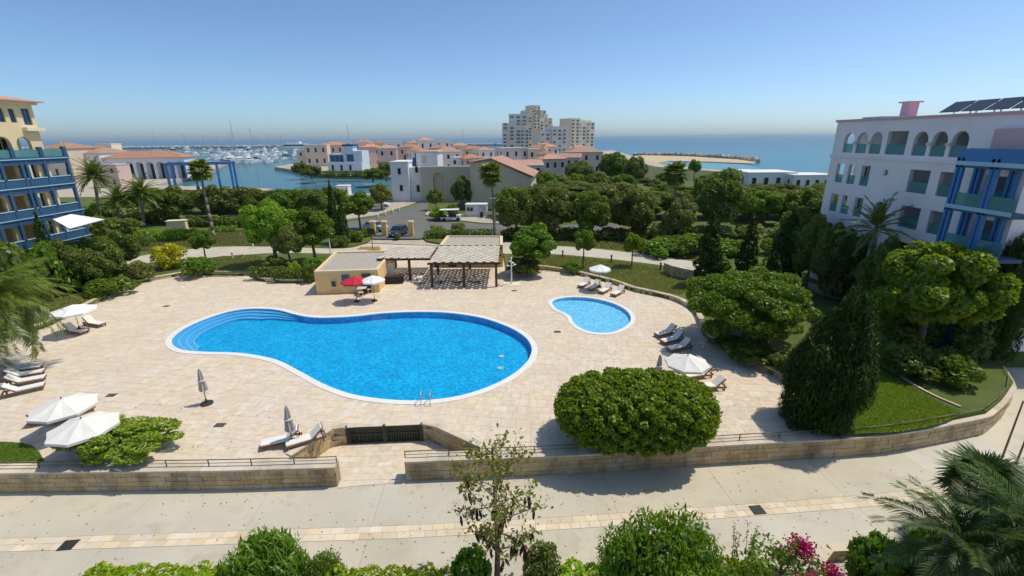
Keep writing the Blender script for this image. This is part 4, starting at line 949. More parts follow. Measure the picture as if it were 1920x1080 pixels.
# ---------- left: cream block with blue timber balconies
def left_block():
    Y0 = 40.; r = thing('apartment_building', 'cream apartment building with red hip roof and dark blue balconies at left', 'building', (-50.3, Y0, ZG), math.pi/2)
    Wd = 12.6; z = lambda a: a-ZG
    op = [(x, x+.62, z(17.3), z(18.6)) for x in (5.4, 6.9, 8.9, 10.0)]+[(11.3, 12.2, z(17.1), z(18.7))]
    op += [(x, x+1.5, z(14.0), z(15.95), 1) for x in (5.6, 7.8, 9.85)]
    for zz in (10.95, 7.9, 4.9, 1.9): op += [(x, x+1.3, z(zz+.1), z(zz+2.3)) for x in (5.6, 7.8, 9.9)]
    mb = panel(MB(), Wd, z(19.3), op, .35); mb.box(.001, 2.4, 0, Wd-.001, 12, z(19.25)); mb.box(.001, .352, z(16.3), Wd-.36, 2.399, z(16.6)); mb.box(.001, .352, z(13.5), Wd-.36, 2.399, z(13.7))
    mb.box(Wd-.35, .352, 0, Wd-.002, 1., z(19.2)); mb.box(.001, .352, 0, .35, 2.399, z(19.2))
    for a in (7.4, 9.55): mb.box(a, .352, 0, a+.1, 2.399, z(13.4))
    mb.build('wall', 'cream', r)
    for o in op[:5]: window(r, (o[0]+o[1])/2, .22, o[2], o[1]-o[0], o[3]-o[2], 0, 'blue_glass', 'slate_blue')
    for o in op[5:]:
        if len(o) > 4: MB().box(o[0], .1, o[2], o[1], .13, o[2]+.7).build('glass_balustrade', 'teal_glass', r)
        window(r, (o[0]+o[1])/2, 2.36, o[2], (o[1]-o[0])*.85, 1.9, 0, 'dark_glass', 'cream_trim', name='glass_door')
    hip(MB(), 0, Wd, 0, 12, z(19.45), 1.5, .75).build('roof', 'terracotta', r)
    MB().box(-.3, -.35, z(19.1), Wd+.35, 12.3, z(19.32)).build('cornice', 'cream_trim', r)
    MB().box(10.9, -.5, z(16.5), Wd+.3, -.002, z(16.85)).build('balcony_ledge', 'cream_trim', r)
    # timber balcony frame: beam, solid parapet and slab on every floor
    F0, F1, dy = 9.1, 14.6, .35
    for zz in (13.6, 10.8, 7.8, 4.8):
        MB().box(5.0, -dy-.15, z(zz), F1+.15, -dy+.25, z(zz)+.3).build('balcony_beam', 'blue_frame', r)
        MB().box(Wd+.02, -dy+.26, z(zz)+.05, F1+.1, 3., z(zz)+.25).build('balcony_slab', 'slate_blue', r)
        if zz > 13: MB().box(5., -dy+.02, z(zz)+.31, F1, -dy+.05, z(zz)+1.05).build('balcony_glass', 'teal_glass', r)
        else:
            MB().box(5.0, -dy-.05, z(zz)+.301, F1, -dy+.04, z(zz)+.95).build('balcony_parapet', 'blue_frame', r); MB().box(5.0, -dy-.1, z(zz)+.951, F1+.05, -dy+.1, z(zz)+1.03).build('hand_rail', 'light_blue', r)
        MB().box(5.0, -dy-.06, z(zz)-.45, F1, -dy+.05, z(zz)-.001).build('balcony_fascia', 'slate_blue', r)
        MB().box(5.0, -dy-.18, z(zz)+.08, F1+.17, -dy-.151, z(zz)+.16).build('trim', 'light_blue', r)
        if zz < 13: MB().box(14.4, -dy+.1, z(zz)+.301, F1, 2.9, z(zz)+.95).build('balcony_parapet', 'blue_frame', r)
    for x in (5.2, 7.1, F0, F0+.5, 11.6, F1-.3):
        MB().box(x, -dy-.1, 0, x+.28, -dy+.15, z(13.6)).build('balcony_post', 'blue_frame', r)
    for x in (Wd+.9, F1-.15): MB().box(x, 2.7, 0, x+.2, 2.95, z(13.6)).build('balcony_post', 'slate_blue', r)
    for x in (7.0, F0-.6, 11.5, F1-.35): MB().box(x, -dy-.1, z(13.91), x+.4, -dy+.2, z(14.9)).build('balustrade_post', 'slate_blue', r)
    for zz in (11.15, 8.15, 5.15): MB().box(Wd+.05, .8, z(zz), Wd+.75, .95, z(zz)+2.3).build('screen_wall', 'cream', r)
left_block()
# awning on the terrace beside it
aw = thing('awning', 'white fabric awning slung from the blue balconies', 'awning', (-48, 49, 6.6))
q = [(0, -.2, 1.1), (0, 2.0, 1.3), (4., 1.4, .8), (3., -1.8, .4)]
MB().add(q+[(x, y, z-.05) for x, y, z in q], [(3, 2, 1, 0), (4, 5, 6, 7), (0, 1, 5, 4), (1, 2, 6, 5), (2, 3, 7, 6), (3, 0, 4, 7)]).build('canopy', 'fabric_bright', aw)
for a_, b_ in ((0, 3), (1, 2)): MB().tube(Vector(q[a_])-Vector((2., .3, .1)), Vector(q[b_])-Vector((0, 0, .08)), .04).build('arm', 'metal', aw)
MB().tube(Vector(q[3])-Vector((0, 0, .05)), Vector(q[2])-Vector((0, 0, .05)), .05).build('front_bar', 'metal', aw)

# ---------- pool bar: two ochre huts
def hut(label, pts, h, name='pool_hut', openings=()):
    p0 = Vector(pts[0]); r = thing(name, label, 'hut', (p0.x, p0.y, 0)); P = [Vector((a-p0.x, b-p0.y)) for a, b in pts]; c = sum(P, Vector((0, 0)))/4
    ins = [p+(c-p).normalized()*.45 for p in P]; mb = MB()
    n = 4
    mb.prism(P, 0, h-.22); mb.build('wall', 'ochre', r)
    pa = MB(); vo = [(p.x, p.y, h-.219) for p in P]+[(p.x, p.y, h) for p in P]+[(p.x, p.y, h) for p in ins]+[(p.x, p.y, h-.18) for p in ins]
    pa.add(vo, [(i, (i+1) % 4, 4+(i+1) % 4, 4+i) for i in range(4)]+[(4+i, 4+(i+1) % 4, 8+(i+1) % 4, 8+i) for i in range(4)]+[(8+i, 8+(i+1) % 4, 12+(i+1) % 4, 12+i) for i in range(4)]); pa.build('parapet', 'cream', r)
    rf = [Vector((p.x, p.y, h-.16)) for p in ins]; MB().add(rf, [(0, 1, 2, 3)]).build('roof', 'roof_gravel', r)
    return r
h1 = hut('ochre pool hut with gravel roof left of the pergola', [(-20.4, 46.3), (-14., 46.9), (-14.4, 55.6), (-21.4, 55.2)], 2.5)
an = math.atan2(.6, 6.4)
window(h1, 1.85, .10, .75, .55, .75, an, 'dark_glass', 'cream_trim', False); window(h1, 3.1, .23, 1.35, .75, .7, an, 'blue_glass', 'slate_blue')
MB().box(1.4, -.1, .3, 2.5, .04, .36, M=Matrix.Rotation(an, 4, 'Z')).build('ledge', 'tan_render', h1)
window(h1, 5.2, .42, .1, .9, 2.0, an, 'dark_glass', 'dark_wood', name='door')
h2 = hut('ochre pool hut with gravel roof behind the right pergola', [(-9., 56.9), (-1.1, 56.7), (-1.2, 62.2), (-8.8, 62.6)], 2.85)
window(h2, 4.6, -.06, .9, .9, 1., 0, 'dark_glass', 'dark_wood'); window(h2, 6.3, -.06, 1.2, 1.2, .7, 0, 'light_clear', 'dark_wood'); window(h2, 1.5, -.06, .05, 1., 2.1, 0, 'dark_glass', 'dark_wood', name='door')
def pergola(label, x0, x1, y0, y1, z, posts, nr, ns, skew=0.):
    r = thing('pergola', label, 'pergola', (x0, y0, 0)); w, d = x1-x0, y1-y0
    for px, py in posts: MB().box(px-x0-.13, py-y0-.13, 0, px-x0+.13, py-y0+.13, z-.36).build('post', 'dark_wood', r)
    for yy in (.25, d*.5, d-.25): MB().box(-.15, yy-.09, z-.359, w+.15, yy+.09, z-.14).build('beam', 'dark_wood', r)
    for i in range(nr):
        xx = .1+(w-.2)*i/(nr-1); MB().box(xx-.06, -.35, z-.139, xx+.06, d+.1, z-.001).build('rafter', 'dark_wood', r)
    sm = unit_block('slat', .03); sm.materials.append(MATS['slat'])
    for j in range(ns):
        yy = -.2+(d+.15)*(j+.5)/ns
        for i in range(nr-1):                                  # short boards laid between the rafters, every other one shifted
            xa = .1+(w-.2)*i/(nr-1); wd = (w-.2)/(nr-1)
            o = (d+.15)/ns*(.25 if i % 2 else -.25)
            obj('slat', sm, r, (xa+wd/2, yy+o, z+.02), (0, 0, 0), (wd+.02, (d+.15)/ns*.7, .04))
    return r
pergola('pergola with pale slats bridging the two pool huts', -15.2, -9.2, 51.3, 57., 2.62, [(-14.6, 51.6), (-11.7, 51.5), (-14.6, 56.8), (-9.6, 56.8)], 14, 9)
pergola('pergola with pale slats over the dining terrace at right', -8.95, -1.35, 48.4, 56.2, 2.85, [(-8.7, 48.7), (-5.2, 48.6), (-1.7, 48.5), (-8.7, 53), (-5.2, 55.9)], 18, 11)
lw = thing('yellow_wall', 'low ochre wall behind the pool bar terrace', 'wall', (-13, 62, 0)); MB().box(0, 0, 0, 5.2, .3, .75).build('wall', 'ochre', lw); MB().box(-.04, -.04, .751, 5.24, .34, .83).build('cap', 'cream', lw)
pl = thing('planter', 'ochre planter block holding the dark post sign behind the left hut', 'planter', G(694, 470, 0)); MB().box(-1.6, -.5, 0, 1.6, .5, .5).box(-1.45, -.35, .501, 1.45, .35, .52, 1).build('box', ['ochre', 'earth'], pl)
sg = thing('post_sign', 'dark square sign on a thin post above the planter', 'sign', G(699, 468, .52)); MB().tube((0, 0, 0), (0, 0, 2.2), .05).build('post', 'dark_metal', sg); MB().box(-.5, -.05, 2.2, .5, .05, 3.0).build('board', 'black', sg)
for lb, px in (('leftmost ochre gate pillar at the road', 701), ('middle ochre gate pillar at the road', 722), ('right ochre gate pillar at the road', 772)):
    p = G(px, 445, 0); h = zat(px, 414, p); t_ = thing('gate_pillar', lb, 'pillar', p); MB().box(-.38, -.38, 0, .38, .38, h-.25).build('shaft', 'ochre', t_); MB().box(-.48, -.48, h-.25, .48, .48, h-.1).box(-.36, -.36, h-.099, .36, .36, h).build('cap', 'cream', t_)

# ---------- entrance building, arch wall, big tan house
def ent():
    p = G(737, 379, ZG); r = thing('gatehouse', 'white stepped gatehouse with flat roofs at the road end', 'building', p, -.05); d = lambda w: w*p.y*1.0/875
    w = 10.8; h = zat(775, 287, p)-ZG
    mb = MB(); mb.box(0, 0, 0, 4.4, 9, h-2.2, 0); mb.box(4.401, 1.2, 0, 7.4, 12, h-3.4, 0); mb.box(7.401, 4.5, 0, w, 12, h-3.4, 0); mb.box(5.4, 4.8, h-3.399, w, 12, h, 0)
    mb.build('wall', 'white_paint', r)
    MB().box(-.15, -.15, h-2.2, 4.55, 9.1, h-1.95).build('parapet', 'white_paint', r); MB().box(5.2, 4.6, h, w+.3, 12.2, h+.3).build('roof_slab', 'villa_rose', r)
    MB().box(4.41, 5, h-3.399, 5.3, 9, h-1.2).build('stair_head', 'blue_frame', r)
    for x, z in ((2.2, 6.6), (2.4, 2.6)): window(r, x, -.06, z, .9, 1.7, 0, 'dark_glass', 'white_paint', False)
    for x, z, w_, h_ in ((6.3, 2.2, .9, 1.9), (6.2, 7., .8, 1.5)): window(r, x, 1.14, z, w_, h_, 0, 'dark_glass', 'tan_render', False)
    window(r, 7.3, 4.74, h-2.6, 1.1, 1.7, 0, 'villa_rose', 'tan_render', False)
    p2 = G(790, 380, ZG)+Vector((0, 1.5, 0)); r2 = thing('arch_wall', 'tall tan rendered wall with a blind pointed arch beside the gatehouse', 'wall', p2, -.02); w2 = 13.0; h2_ = zat(830, 314, p2)-ZG
    mb = panel(MB(), w2, h2_, [(2.9, 5.9, .01, h2_*.86, 1)], .7); mb.build('wall', 'tan_render', r2); MB().box(2.8, .71, 0, 6., .9, h2_*.9).build('arch_back', 'tan_render', r2)
    for a in (2.62, 5.9): MB().box(a, -.15, 0, a+.28, -.002, h2_*.62).build('arch_jamb', 'cream_trim', r2)
    MB().box(-.1, -.1, h2_, w2+.1, .8, h2_+.3).build('cap', 'cream_trim', r2)
    p3 = G(884, 392, ZG); r3 = thing('gable_house', 'large tan house with low tiled gable behind the fan palm', 'house', p3, -.12); w3 = wat(112, p3); zl = zat(890, 300, p3)-ZG; zr = zat(1000, 332, p3)-ZG
    mb = MB(); pts = [(0, 0, 0), (w3, 0, 0), (w3, 0, zr), (w3*.35, 0, zl), (0, 0, zl*.93)]; mb.add(pts+[(x, 16, z) for x, y, z in pts], [(0, 1, 2, 3, 4), (5, 9, 8, 7, 6), (0, 5, 6, 1), (1, 6, 7, 2), (4, 9, 5, 0)]); mb.build('wall', 'tan_render', r3)
    ro = MB(); e = [(-.4, -.6, zl*.93+.02), (w3*.35, -.6, zl+.12), (w3+.6, -.6, zr+.02)]; e2 = [(x, 16.4, z) for x, y, z in e]; lo = [(x, y, z+.3) for x, y, z in e]; l2 = [(x, y, z+.3) for x, y, z in e2]
    ro.add(e+e2+lo+l2, [(0, 1, 4, 3), (1, 2, 5, 4), (6, 9, 10, 7), (7, 10, 11, 8), (0, 6, 7, 1), (1, 7, 8, 2), (2, 8, 11, 5)]); ro.build('roof', 'terracotta', r3)
    for x in (w3*.62, w3*.8): window(r3, x, -.06, 2.2, 1., 1.6, 0, 'dark_glass', 'cream_trim', False)
ent()
# ---------- villas on the peninsula
def house(label, px, yb, yt, wpx, wall, roof='hip', rz=0., dep=.8, nw=3, ns=2, glass='dark_glass', zb=-2.6, rm='terracotta', name='villa', cat='house', tower=False):
    p = G(px, yb, zb); w = wat(wpx, p); H_ = zat(px, yt, p)-zb; r = thing(name, label, cat, p, rz); d = w*dep; rh = 0 if roof == 'flat' else min(H_*.2, w*.17); h = H_-rh
    mb = MB().box(-w/2, 0, 0, w/2, d, h)
    mb.build('wall', wall, r)
    if roof == 'hip': hip(MB(), -w/2, w/2, 0, d, h+.13, rh, .5).build('roof', rm, r)
    elif roof == 'gable':
        ro = MB(); o = .5; a = [(-w/2-o, -o, h), (w/2+o, -o, h), (w/2+o, d/2, h+rh), (-w/2-o, d/2, h+rh), (w/2+o, d+o, h), (-w/2-o, d+o, h)]
        ro.add(a, [(0, 1, 2, 3), (3, 2, 4, 5), (0, 3, 5), (1, 4, 2)]); ro.build('roof', rm, r)
    else: MB().box(-w/2-.15, -.15, h, w/2+.15, d+.15, h+.35).build('parapet', wall, r)
    if tower: t_ = MB().box(w*.18, d*.3, h-.01, w*.42, d*.6, h+2.2).build('stair_tower', wall, r); MB().box(w*.16, d*.28, h+2.2, w*.44, d*.62, h+2.45).build('tower_cap', rm, t_)
    sh = h/ns
    for k in range(ns):
        for i in range(nw):
            x = -w/2+w*(i+.5)/nw; ww = min(1.6, w/nw*.45); window(r, x, -.03, k*sh+sh*.28, ww, sh*.5, 0, glass, 'white_paint', False)
        for i in range(2): window(r, -w/2-.03, d*(.28+.44*i), k*sh+sh*.28, 1.2, sh*.5, -math.pi/2, glass, 'white_paint', False)
    if rh: MB().box(-w*.3, d*.55, h, -w*.3+.8, d*.55+.8, h+rh+.6).build('chimney', wall, r)
    return r
V = [('rose villa behind the white modern villa, nearest its right side', 702, 315, 270, 34, 'villa_rose', 'hip'), ('rose villa with red roof above the channel quay', 728, 318, 272, 34, 'villa_rose', 'hip'),
 ('small red roofed villa above the blue parasol roof', 680, 306, 262, 30, 'villa_white', 'hip'), ('brown villa left of the white modern villa', 596, 312, 272, 40, 'villa_sand', 'flat'), ('sand coloured villa at the quay corner', 628, 308, 266, 36, 'villa_sand', 'hip'),
 ('flat white villa behind the rose villas', 742, 308, 265, 32, 'villa_white', 'flat'), ('red roofed villa left of the gatehouse roof', 764, 312, 270, 34, 'villa_rose', 'hip'), ('villa with bright red hip roof standing highest on the ridge', 802, 306, 258, 30, 'villa_white', 'hip'),
 ('white villa with columned front right of the gatehouse', 842, 322, 276, 50, 'villa_white', 'hip'), ('sand villa seen just over the arch wall', 812, 330, 295, 40, 'villa_sand', 'gable'), ('low white villa right behind the arch wall', 868, 330, 296, 44, 'villa_white', 'flat'),
 ('red roofed white villa before the blue tower', 914, 314, 276, 34, 'villa_white', 'hip'), ('pink roofed villa left of the fan palm crown', 890, 330, 290, 40, 'villa_rose', 'hip'), ('grey flat villa below the blue tower', 968, 322, 278, 52, 'grey_render', 'flat'),
 ('cream villa with stair tower under the cream tower', 1006, 322, 280, 34, 'villa_sand', 'flat'), ('pale blue villa with tiled gable right of the tan house', 990, 352, 300, 56, 'villa_blue', 'gable'), ('rose villa with two small windows right of the pale blue villa', 1040, 345, 290, 46, 'villa_rose', 'hip'),
 ('tiled villa directly below the middle tower', 1030, 316, 268, 44, 'villa_white', 'hip'), ('wide tan villa at the right end of the row', 1098, 328, 275, 64, 'villa_sand', 'hip'), ('rose villa left of the wide tan villa', 1066, 336, 288, 40, 'villa_rose', 'gable'),
 ('small sand villa on the far ridge left of the towers', 865, 304, 268, 30, 'villa_sand', 'hip'), ('small white villa on the far ridge above the arch wall', 832, 300, 264, 30, 'villa_white', 'flat'), ('small rose villa on the far ridge above the gatehouse', 780, 298, 263, 28, 'villa_rose', 'hip'),
 ('tiny white villa at the tip of the peninsula', 650, 298, 265, 24, 'villa_white', 'flat'), ('tiny red roofed villa behind the brown villa', 614, 300, 268, 22, 'villa_rose', 'hip'), ('flat rose villa behind the grey flat villa', 945, 312, 282, 30, 'villa_rose', 'flat')]
V += [('low sand villa between the brown villa and the quay trees', 575, 312, 282, 30, 'villa_sand', 'flat'), ('white villa with tiled roof right behind the gatehouse tower', 790, 320, 276, 34, 'villa_white', 'hip'), ('rose villa over the left end of the arch wall', 822, 314, 272, 34, 'villa_rose', 'hip'), ('sand villa left of the small ridge villa before the towers', 884, 312, 274, 30, 'villa_sand', 'hip'), ('white villa squeezed below the blue tower foot', 934, 330, 296, 34, 'villa_white', 'hip'), ('rose villa below the cream tower foot', 1022, 330, 284, 34, 'villa_rose', 'hip'), ('sand villa below the right tower foot', 1082, 318, 272, 36, 'villa_sand', 'hip'), ('white villa between the right tower and the shore trees', 1112, 318, 280, 30, 'villa_white', 'hip'), ('tiny sand villa over the rose villas', 716, 300, 264, 26, 'villa_sand', 'hip'), ('tiny rose villa over the rose villas', 752, 298, 266, 24, 'villa_rose', 'flat'), ('pale villa seen left over the tan gable roof', 905, 335, 302, 36, 'villa_white', 'gable')]
for i, (lb, px, yb, yt, wp, wm, rf) in enumerate(V):
    house(lb, px, yb, yt, wp, wm, rf, rz=random.Random(i).choice((-.2, .15, .4, .6)), nw=3 if wp > 35 else 2, dep=.75, tower='stair tower' in lb)
# white modern villa with blue glass on the quay
p = G(648, 324, -2.6); r = thing('modern_villa', 'white cubic villa with blue glass storey and dark blue roof pavilion', 'house', p, -.1); w = wat(66, p); h = zat(648, 283, p)+2.6
MB().box(-w/2, 0, 0, w/2, w*.6, h*.46).box(-w*.05, 1.5, h*.461, w/2, w*.6, h).box(-w/2, 2.5, h*.461, -w*.051, w*.6, h*.85).build('wall', 'villa_blue', r)
for i in range(3): window(r, -w*.36+i*w*.26, -.03, 1., 1.6, h*.3, 0, 'dark_glass', 'white_paint', False)
for i in range(3): window(r, -w*.4+i*w*.14, 2.46, h*.5, w*.13, h*.3, 0, 'blue_glass', 'slate_blue')
window(r, w*.15, 1.46, h*.52, w*.2, h*.32, 0, 'blue_glass', 'slate_blue'); MB().box(-w*.08, 4, h, w*.2, w*.5, h+2.4).build('pavilion', 'villa_blue', r); MB().box(-w*.11, 3.6, h+2.4, w*.23, w*.53, h+3.4).build('pavilion_roof', 'slate_blue', r)
MB().box(-w/2, -.1, h*.44, w/2, -.001, h*.5).build('ledge', 'white_paint', r)
# small quay-side kiosk seen through the trees, low white houses right
house('white flat pavilion on the near quay behind the cypress', 643, 368, 350, 22, 'white_paint', 'flat', zb=-2.6, ns=1, name='pavilion', cat='building')
for lb, px, yb, yt, wp in (('long low white beach house left of the white apartment building', 1445, 356, 325, 90), ('low white beach house nearest the white apartment building', 1520, 358, 330, 70), ('low cream beach house farthest left on the shore', 1395, 345, 322, 50)):
    house(lb, px, yb, yt, wp, 'white_paint', 'flat', zb=-1., ns=1, nw=4, name='beach_house')
# ---------- residential towers
def tower(label, px0, px1, yt, wall, Yd, blocks, glass='blue_glass', rz=0.):
    p = Vector(((px0+px1)/2-960, 0, 0)); rr_ = ray((px0+px1)/2, 285); t = Yd/rr_.y; p = Vector((rr_.x*t, Yd, -2.6)); w = (px1-px0)*Yd*.955/875; H_ = zat((px0+px1)/2, yt, p)+2.6
    r = thing('residential_tower', label, 'tower', p, rz); mb = MB()
    for a, b, y0, y1, z0, z1 in blocks: mb.box(a*w-w/2, y0, z0*H_, b*w-w/2, y1, z1*H_)
    mb.build('wall', wall, r)
    for a, b, y0, y1, z0, z1 in blocks:
        if (z1-z0)*H_ < 3.5: continue
        n = max(1, round((b-a)*w/6)); fl = max(1, int((z1-z0)*H_/3.6))
        for k in range(fl):
            zz = z0*H_+k*3.6+1.
            for i in range(n):
                x = (a+(b-a)*(i+.5)/n)*w-w/2
                if (i+k) % 5 == 4 and n > 2: continue
                ww = min(4., (b-a)*w/n*.62); window(r, x, y0-.08, zz, ww, 2.3, 0, glass, wall, False)
                if i % 2 == 0: MB().box(x-ww*.65, y0-1.2, zz-.3, x+ww*.65, y0-.1, zz+.5).build('balcony', wall, r)
    return r
tower('blue grey stepped tower at the left of the cluster', 942, 992, 213, 'tower_blue', 520, [(0, .72, 0, 20, 0, .78), (.25, .95, 6, 26, 0, 1.0), (.66, 1, -3, 18, 0, .62), (0, .2, -2, 12, 0, .6)])
tower('tallest cream stepped tower with a slim top block', 980, 1046, 197, 'tower_stone', 580, [(0, 1, 4, 28, 0, .62), (.12, .8, 3, 26, .62, .82), (.3, .52, 2, 20, .5, 1.), (.52, .95, 2.5, 22, .4, .74), (.2, .72, 2, 24, .82, .9)], rz=.55)
tower('lower grey white tower in front at the middle of the cluster', 1010, 1066, 237, 'grey_render', 480, [(0, .55, 0, 18, 0, .85), (.4, .95, -2, 16, 0, 1.), (.9, 1., 0, 14, 0, .8)], rz=.35)
tower('cream slab tower at the right end of the cluster', 1062, 1119, 222, 'tower_stone', 540, [(0, .35, -2, 20, 0, 1.), (.3, 1., 0, 24, 0, .9), (.5, .62, 6, 14, .9, .98), (.66, .95, 4, 20, .9, .95)], rz=.5)
# ---------- marina buildings
def arcade():
    p = G(200, 338, -2.6); q = G(352, 334, -2.6); w = (q-p).length; r = thing('arcade_building', 'long white quayside building with dark arches and red tiled roof', 'building', p, math.atan2(q.y-p.y, q.x-p.x)); h = zat(275, 297, p)+2.6
    n = 8; bw = w/n; holes = [(bw*i+bw*.14, bw*i+bw*.86, .02, h*.82, 1) for i in range(2, n)]
    mb = panel(MB(), w, h, holes, .6); mb.box(.0, 4, 0, w, 16, h-.01); mb.box(0.002, .601, 0, .5, 3.999, h-.02); mb.box(w-.5, .601, 0, w-.002, 3.999, h-.02); mb.box(.51, .601, h-.3, w-.51, 3.999, h-.03); mb.build('wall', 'white_paint', r)
    for hl in holes: window(r, (hl[0]+hl[1])/2, 3.9, .1, bw*.6, h*.7, 0, 'green_glass', 'dark_wood')
    hip(MB(), 0, w, 0, 16, h+.13, 3., .6).build('roof', 'terracotta', r)
arcade()
house('white house with red shutters left of the arcade building', 162, 335, 276, 70, 'white_paint', 'hip', nw=4, glass='villa_rose', dep=1.2, name='quay_house')
house('red roofed house partly hidden by the cream apartment building', 112, 338, 268, 60, 'villa_sand', 'hip', nw=3, dep=1.2, name='quay_house')
house('small cream house behind the arcade roof', 205, 318, 270, 30, 'cream_trim', 'flat', nw=2, name='quay_house')
house('rose house in the palms below the arcade building', 208, 352, 310, 40, 'villa_rose', 'flat', nw=2, name='quay_house')
def travel_lift():
    p = G(322, 362, -2.6); q = G(440, 358, -2.6); w = (q-p).length; r = thing('boat_hoist', 'tall blue travelling boat hoist on the quay', 'boat hoist', p, math.atan2(q.y-p.y, q.x-p.x)); h = zat(380, 310, p)+2.6
    for x in (0, w*.35, w*.72, w):
        for y in (0, 5.):
            if x in (w*.35, w*.72) and y == 0: continue
            MB().box(x-.35, y-.35, .8, x+.35, y+.35, h).build('leg', 'bright_blue', r); MB().tube((x-.35, y, .8), (x+.35, y, .8), .8, n=12).build('wheel', 'tyre', r)
    for y in (0, 5.): MB().box(-.6, y-.35, h, w+.6, y+.35, h+.9).build('beam', 'bright_blue', r)
    for x in (w*.25, w*.75): MB().box(x-.15, 2.2, h*.45, x+.15, 2.8, h).build('sling', 'bright_blue', r)
travel_lift()
# ================================================================== boats, vehicles, furniture
def hull(L, B, H_, m0, m1, bow=.32):
    st = [(-.5, .8, 0), (-.3, .95, 0), (0, 1, 0), (.25, .85, .06), (.4, .5, .14), (.5, .03, .25)]; mb = MB(); vs = []
    for s, b, sh in st: vs += [(s*L, -b*B/2, H_+sh*H_), (s*L, -b*B*.36, 0), (s*L, b*B*.36, 0), (s*L, b*B/2, H_+sh*H_)]
    fs = []
    for i in range(len(st)-1):
        o = i*4; fs += [(o, o+1, o+5, o+4), (o+2, o+3, o+7, o+6), (o+1, o+2, o+6, o+5)]
    mb.add(vs, fs+[(0, 3, 2, 1)], 0); dk_ = [(s*L, -b*B/2, H_+sh*H_-.02) for s, b, sh in st]+[(s*L, b*B/2, H_+sh*H_-.02) for s, b, sh in reversed(st)]; mb.add(dk_, [tuple(range(len(dk_)))], 1)
    return mb
def sail():
    r = thing('sailing_yacht', 'x', 'boat'); hull(14, 4.2, 1.5, 0, 1).build('hull', ['boat_white', 'slat'], r)
    MB().prism([(-3, -1.2), (3.2, -.7), (3.2, .7), (-3, 1.2)], 1.4, 2.1).build('cabin', 'boat_white', r)
    MB().tube((1, 0, 1.4), (1, 0, 23), .3, .2).build('mast', 'metal', r); MB().tube((1, 0, 2.9), (-5, 0, 3), .22).build('boom', 'boat_navy', r); MB().box(.9, -1.2, 12, 1.1, 1.2, 12.12).build('spreader', 'metal', r)
    return Proto(r)
def motor(m='boat_white'):
    r = thing('motor_yacht', 'x', 'boat'); hull(18, 5, 2.4, 0, 1).build('hull', [m, 'slat'], r)
    MB().prism([(-7, -2.1), (3, -2.), (5.5, -1.1), (5.5, 1.1), (3, 2.), (-7, 2.1)], 2.35, 4.2).build('saloon', 'boat_white', r)
    MB().prism([(-6.8, -2.13), (3.05, -2.03), (5.3, -1.16), (5.3, 1.16), (3.05, 2.03), (-6.8, 2.13)], 2.9, 3.6).build('window_band', 'dark_glass', r)
    MB().prism([(-5, -1.8), (1, -1.6), (2, -.8), (2, .8), (1, 1.6), (-5, 1.8)], 4.2, 5.4).build('flybridge', 'boat_white', r); MB().box(-4.5, -1.8, 6.3, .5, 1.8, 6.45).box(-3, -1.5, 5.4, -2.8, -1.3, 6.3).box(-3, 1.3, 5.4, -2.8, 1.5, 6.3).build('hardtop', 'boat_white', r)
    return Proto(r)
SA, MO, MN = sail(), motor(), motor('boat_navy'); rb = random.Random(21)
BL = {0: ('sailing yacht with bare mast moored in the far marina', 'sailing yachts in the marina'), 1: ('white motor yacht moored in the far marina', 'white motor yachts in the marina'), 2: ('navy hulled motor yacht moored in the far marina', 'navy yachts in the marina')}
pon = 0
for row, (y, xa, xb, nn) in enumerate([(281, 320, 560, 14), (286, 345, 600, 13), (292, 355, 560, 12), (299, 385, 540, 9), (305, 420, 512, 5), (277, 250, 420, 7)]):
    p0, p1 = G(xa, y, ZS), G(xb, y, ZS); t_ = thing('pontoon', ['pontoon row second from the breakwater', 'pontoon row third from the breakwater', 'pontoon row fourth from the breakwater', 'pontoon row second nearest the peninsula quay', 'pontoon row nearest the peninsula quay', 'short pontoon row nearest the breakwater'][row], 'pontoon', p0, math.atan2(p1.y-p0.y, p1.x-p0.x)); L_ = (p1-p0).length
    MB().box(0, 9, .2, L_, 11.5, .7).build('deck', 'slat', t_); MB().box(0, 9.3, -.3, L_, 11.2, .199).build('float', 'grey_render', t_)
    for i in range(nn):
        px = xa+(xb-xa)*(i+rb.uniform(.2, .8))/nn; k = rb.choice((0, 0, 1, 1, 1, 2)); s = rb.uniform(.7, 1.15); lb, gr_ = BL[k]; p = G(px, y, ZS+.02); lb = lb.replace('moored in the far marina', 'moored at the '+['pontoon second from the breakwater', 'pontoon third from the breakwater', 'pontoon fourth from the breakwater', 'pontoon second nearest the quay', 'pontoon nearest the quay', 'short pontoon nearest the breakwater'][row])
        (SA, MO, MN)[k].put(p, math.pi/2+rb.uniform(-.12, .12)+(math.pi if rb.random() < .4 else 0), (s, s, s*(rb.uniform(.85, 1.5) if k == 0 else 1)), lb, gr_)
MO.put(G(560, 284, ZS), .35, (3.2, 3.2, 3.0), 'large white superyacht towering behind the peninsula tip')
SA.put(G(440, 288, ZS), .6, (1.6, 1.6, 2.0), 'sailing yacht with the tallest white mast above the marina')
for lb, px, y, m_ in (('lone sailing yacht mast right of the superyacht over the villas', 655, 291, 1.35), ('lone sailing yacht mast left of the blue tower over the villas', 868, 289, 1.15), ('dark crane like mast at the left over the quay roofs', 292, 284, 1.3), ('sailing yacht mast above the arcade roof at the left', 228, 284, 1.15)):
    SA.put(G(px, y, ZS), .4, (1.2, 1.2, m_*1.2), lb)
for k_, (px, y) in enumerate([(505, 290), (530, 290), (600, 288), (385, 288), (350, 286), (480, 284)]):
    SA.put(G(px, y, ZS), 1.2, (1., 1., rb.uniform(1., 1.35)), BL[0][0], BL[0][1])

